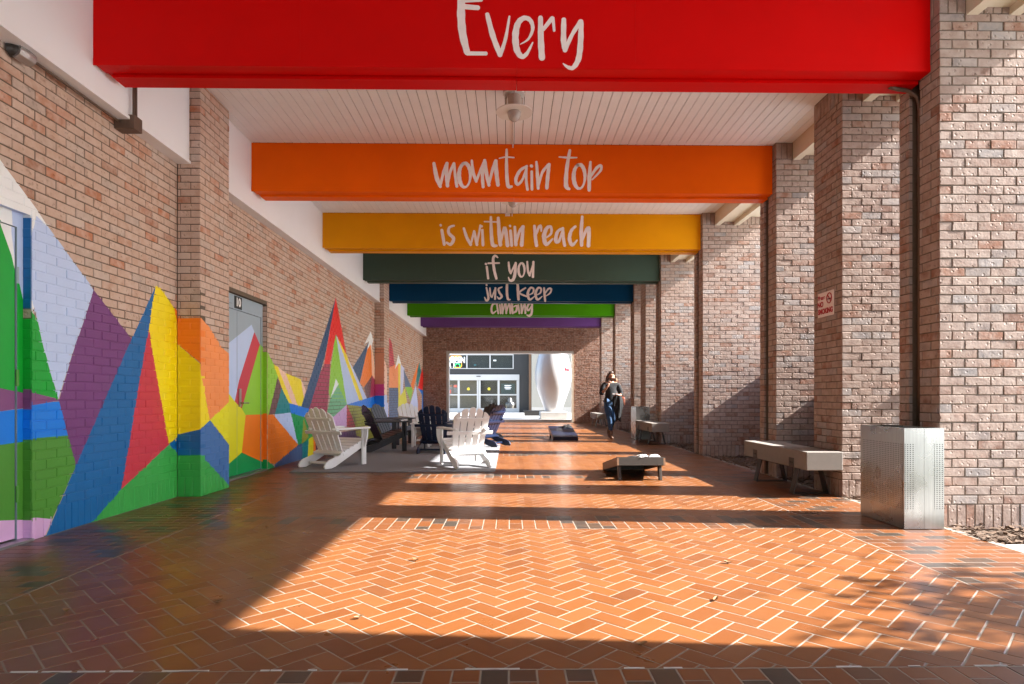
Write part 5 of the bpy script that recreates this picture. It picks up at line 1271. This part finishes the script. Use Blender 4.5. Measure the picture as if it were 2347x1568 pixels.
# ================================================================== LEAVES ON THE FLOOR
for k, (u, v, leaf_label) in enumerate([(952, 1285, 'large curled dry leaf in the middle left of the sunlit patch'), (610, 1210, 'dry leaf on the pale joint below the painted door'), (152, 1402, 'dry leaf in the shade at the lower left'), (822, 1418, 'dry leaf near the lower left tip of the sunlit patch'), (1668, 1291, 'dry leaf at the right of the sunlit patch, farther up'), (1640, 1376, 'dry leaf at the right of the sunlit patch, nearer the camera'), (1470, 1480, 'dry leaf on the front shadow edge of the sunlit patch'), (500, 1380, 'dry leaf in the shade left of the sunlit patch')]):
    q = on('z', .002, u, v); a = random.uniform(0, 6.28); s_ = random.uniform(.018, .032); pts = []
    for t_, w_ in ((-1, 0), (-.5, .35), (0, .45), (.5, .3), (1, 0)): pts.append((t_, w_))
    for t_, w_ in ((.5, -.3), (0, -.45), (-.5, -.35)): pts.append((t_, w_))
    b = MB(); zf = lambda t_, w_: .004 + .010 * t_ * t_ + abs(w_) * .02 + (.006 if t_ > 0 else 0)
    P_ = [Vector((q.x + s_ * (t_ * math.cos(a) - w_ * math.sin(a)), q.y + s_ * (t_ * math.sin(a) + w_ * math.cos(a)), zf(t_, w_))) for t_, w_ in pts]
    c = Vector((q.x, q.y, .0015))
    for i in range(8): b.face([c, P_[i], P_[(i + 1) % 8]], 'leaf_dry'); b.face([c - Vector((0, 0, .001)), P_[(i + 1) % 8] - Vector((0, 0, .001)), P_[i] - Vector((0, 0, .001))], 'leaf_dry')
    tag(b.build('fallen_leaf', loc=(q.x, q.y, 0)), leaf_label, 'leaf', 'dry leaves on the paving')

# ================================================================== OUTSIDE, RIGHT OF THE VIEW (its shadows fall into the picture)
nb = thing('shadow_wall', 'unseen low pale wall added outside the piers to cast the low shadow line', 'wall', (5.0, 16, -.03))  # unseen blocker added for the low shadow line, kept low for bounce light
b = MB(); b.box(4.92, 5.08, 6.35, 25, -.13, 1.64, 'outwall'); b.build('wall_body', nb)
b = MB(); b.box(4.90, 5.10, 6.33, 25.02, 1.641, 1.68, 'concrete'); b.build('coping', nb)
def tree(x, y, h, rad, n, lab, seed):
    rs = random.Random(seed); t = thing('tree', lab, 'tree', (x, y, -.13))
    b = MB(); b.tube([(x, y, -.13), (x + .1, y, h * .35), (x - .05, y + .1, h * .7), (x, y, h)], [.16, .12, .08, .03], 'trunk', 10)
    tips = []
    for k in range(14):
        a = rs.uniform(0, 6.28); el = rs.uniform(-.2, .9); L_ = rad * rs.uniform(.6, 1); z0 = h * rs.uniform(.72, .92)
        e = (x + L_ * math.cos(a) * math.cos(el), y + L_ * math.sin(a) * math.cos(el), z0 + L_ * math.sin(el) * .7)
        b.tube([(x, y, z0), ((x + e[0]) / 2, (y + e[1]) / 2, (z0 + e[2]) / 2 + .1), e], [.05, .03, .012], 'trunk', 6); tips.append(Vector(e)); tips.append((Vector((x, y, z0)) + Vector(e)) / 2)
    b.build('trunk', t)
    f = MB()
    for k in range(n):
        c = rs.choice(tips) + Vector((rs.gauss(0, .28), rs.gauss(0, .28), rs.gauss(0, .22))); a = Vector((rs.gauss(0, 1), rs.gauss(0, 1), rs.gauss(0, .6))).normalized(); c2 = a.orthogonal().normalized(); s_ = rs.uniform(.05, .11)
        f.face([c - a * s_, c + c2 * s_ * .45, c + a * s_, c - c2 * s_ * .45], 'leaf_green')
    f.build('crown', t)
tree(8.0, 2.25, 4.05, .75, 2400, 'leafy tree outside the right edge casting dappled shade on the paving', 5)
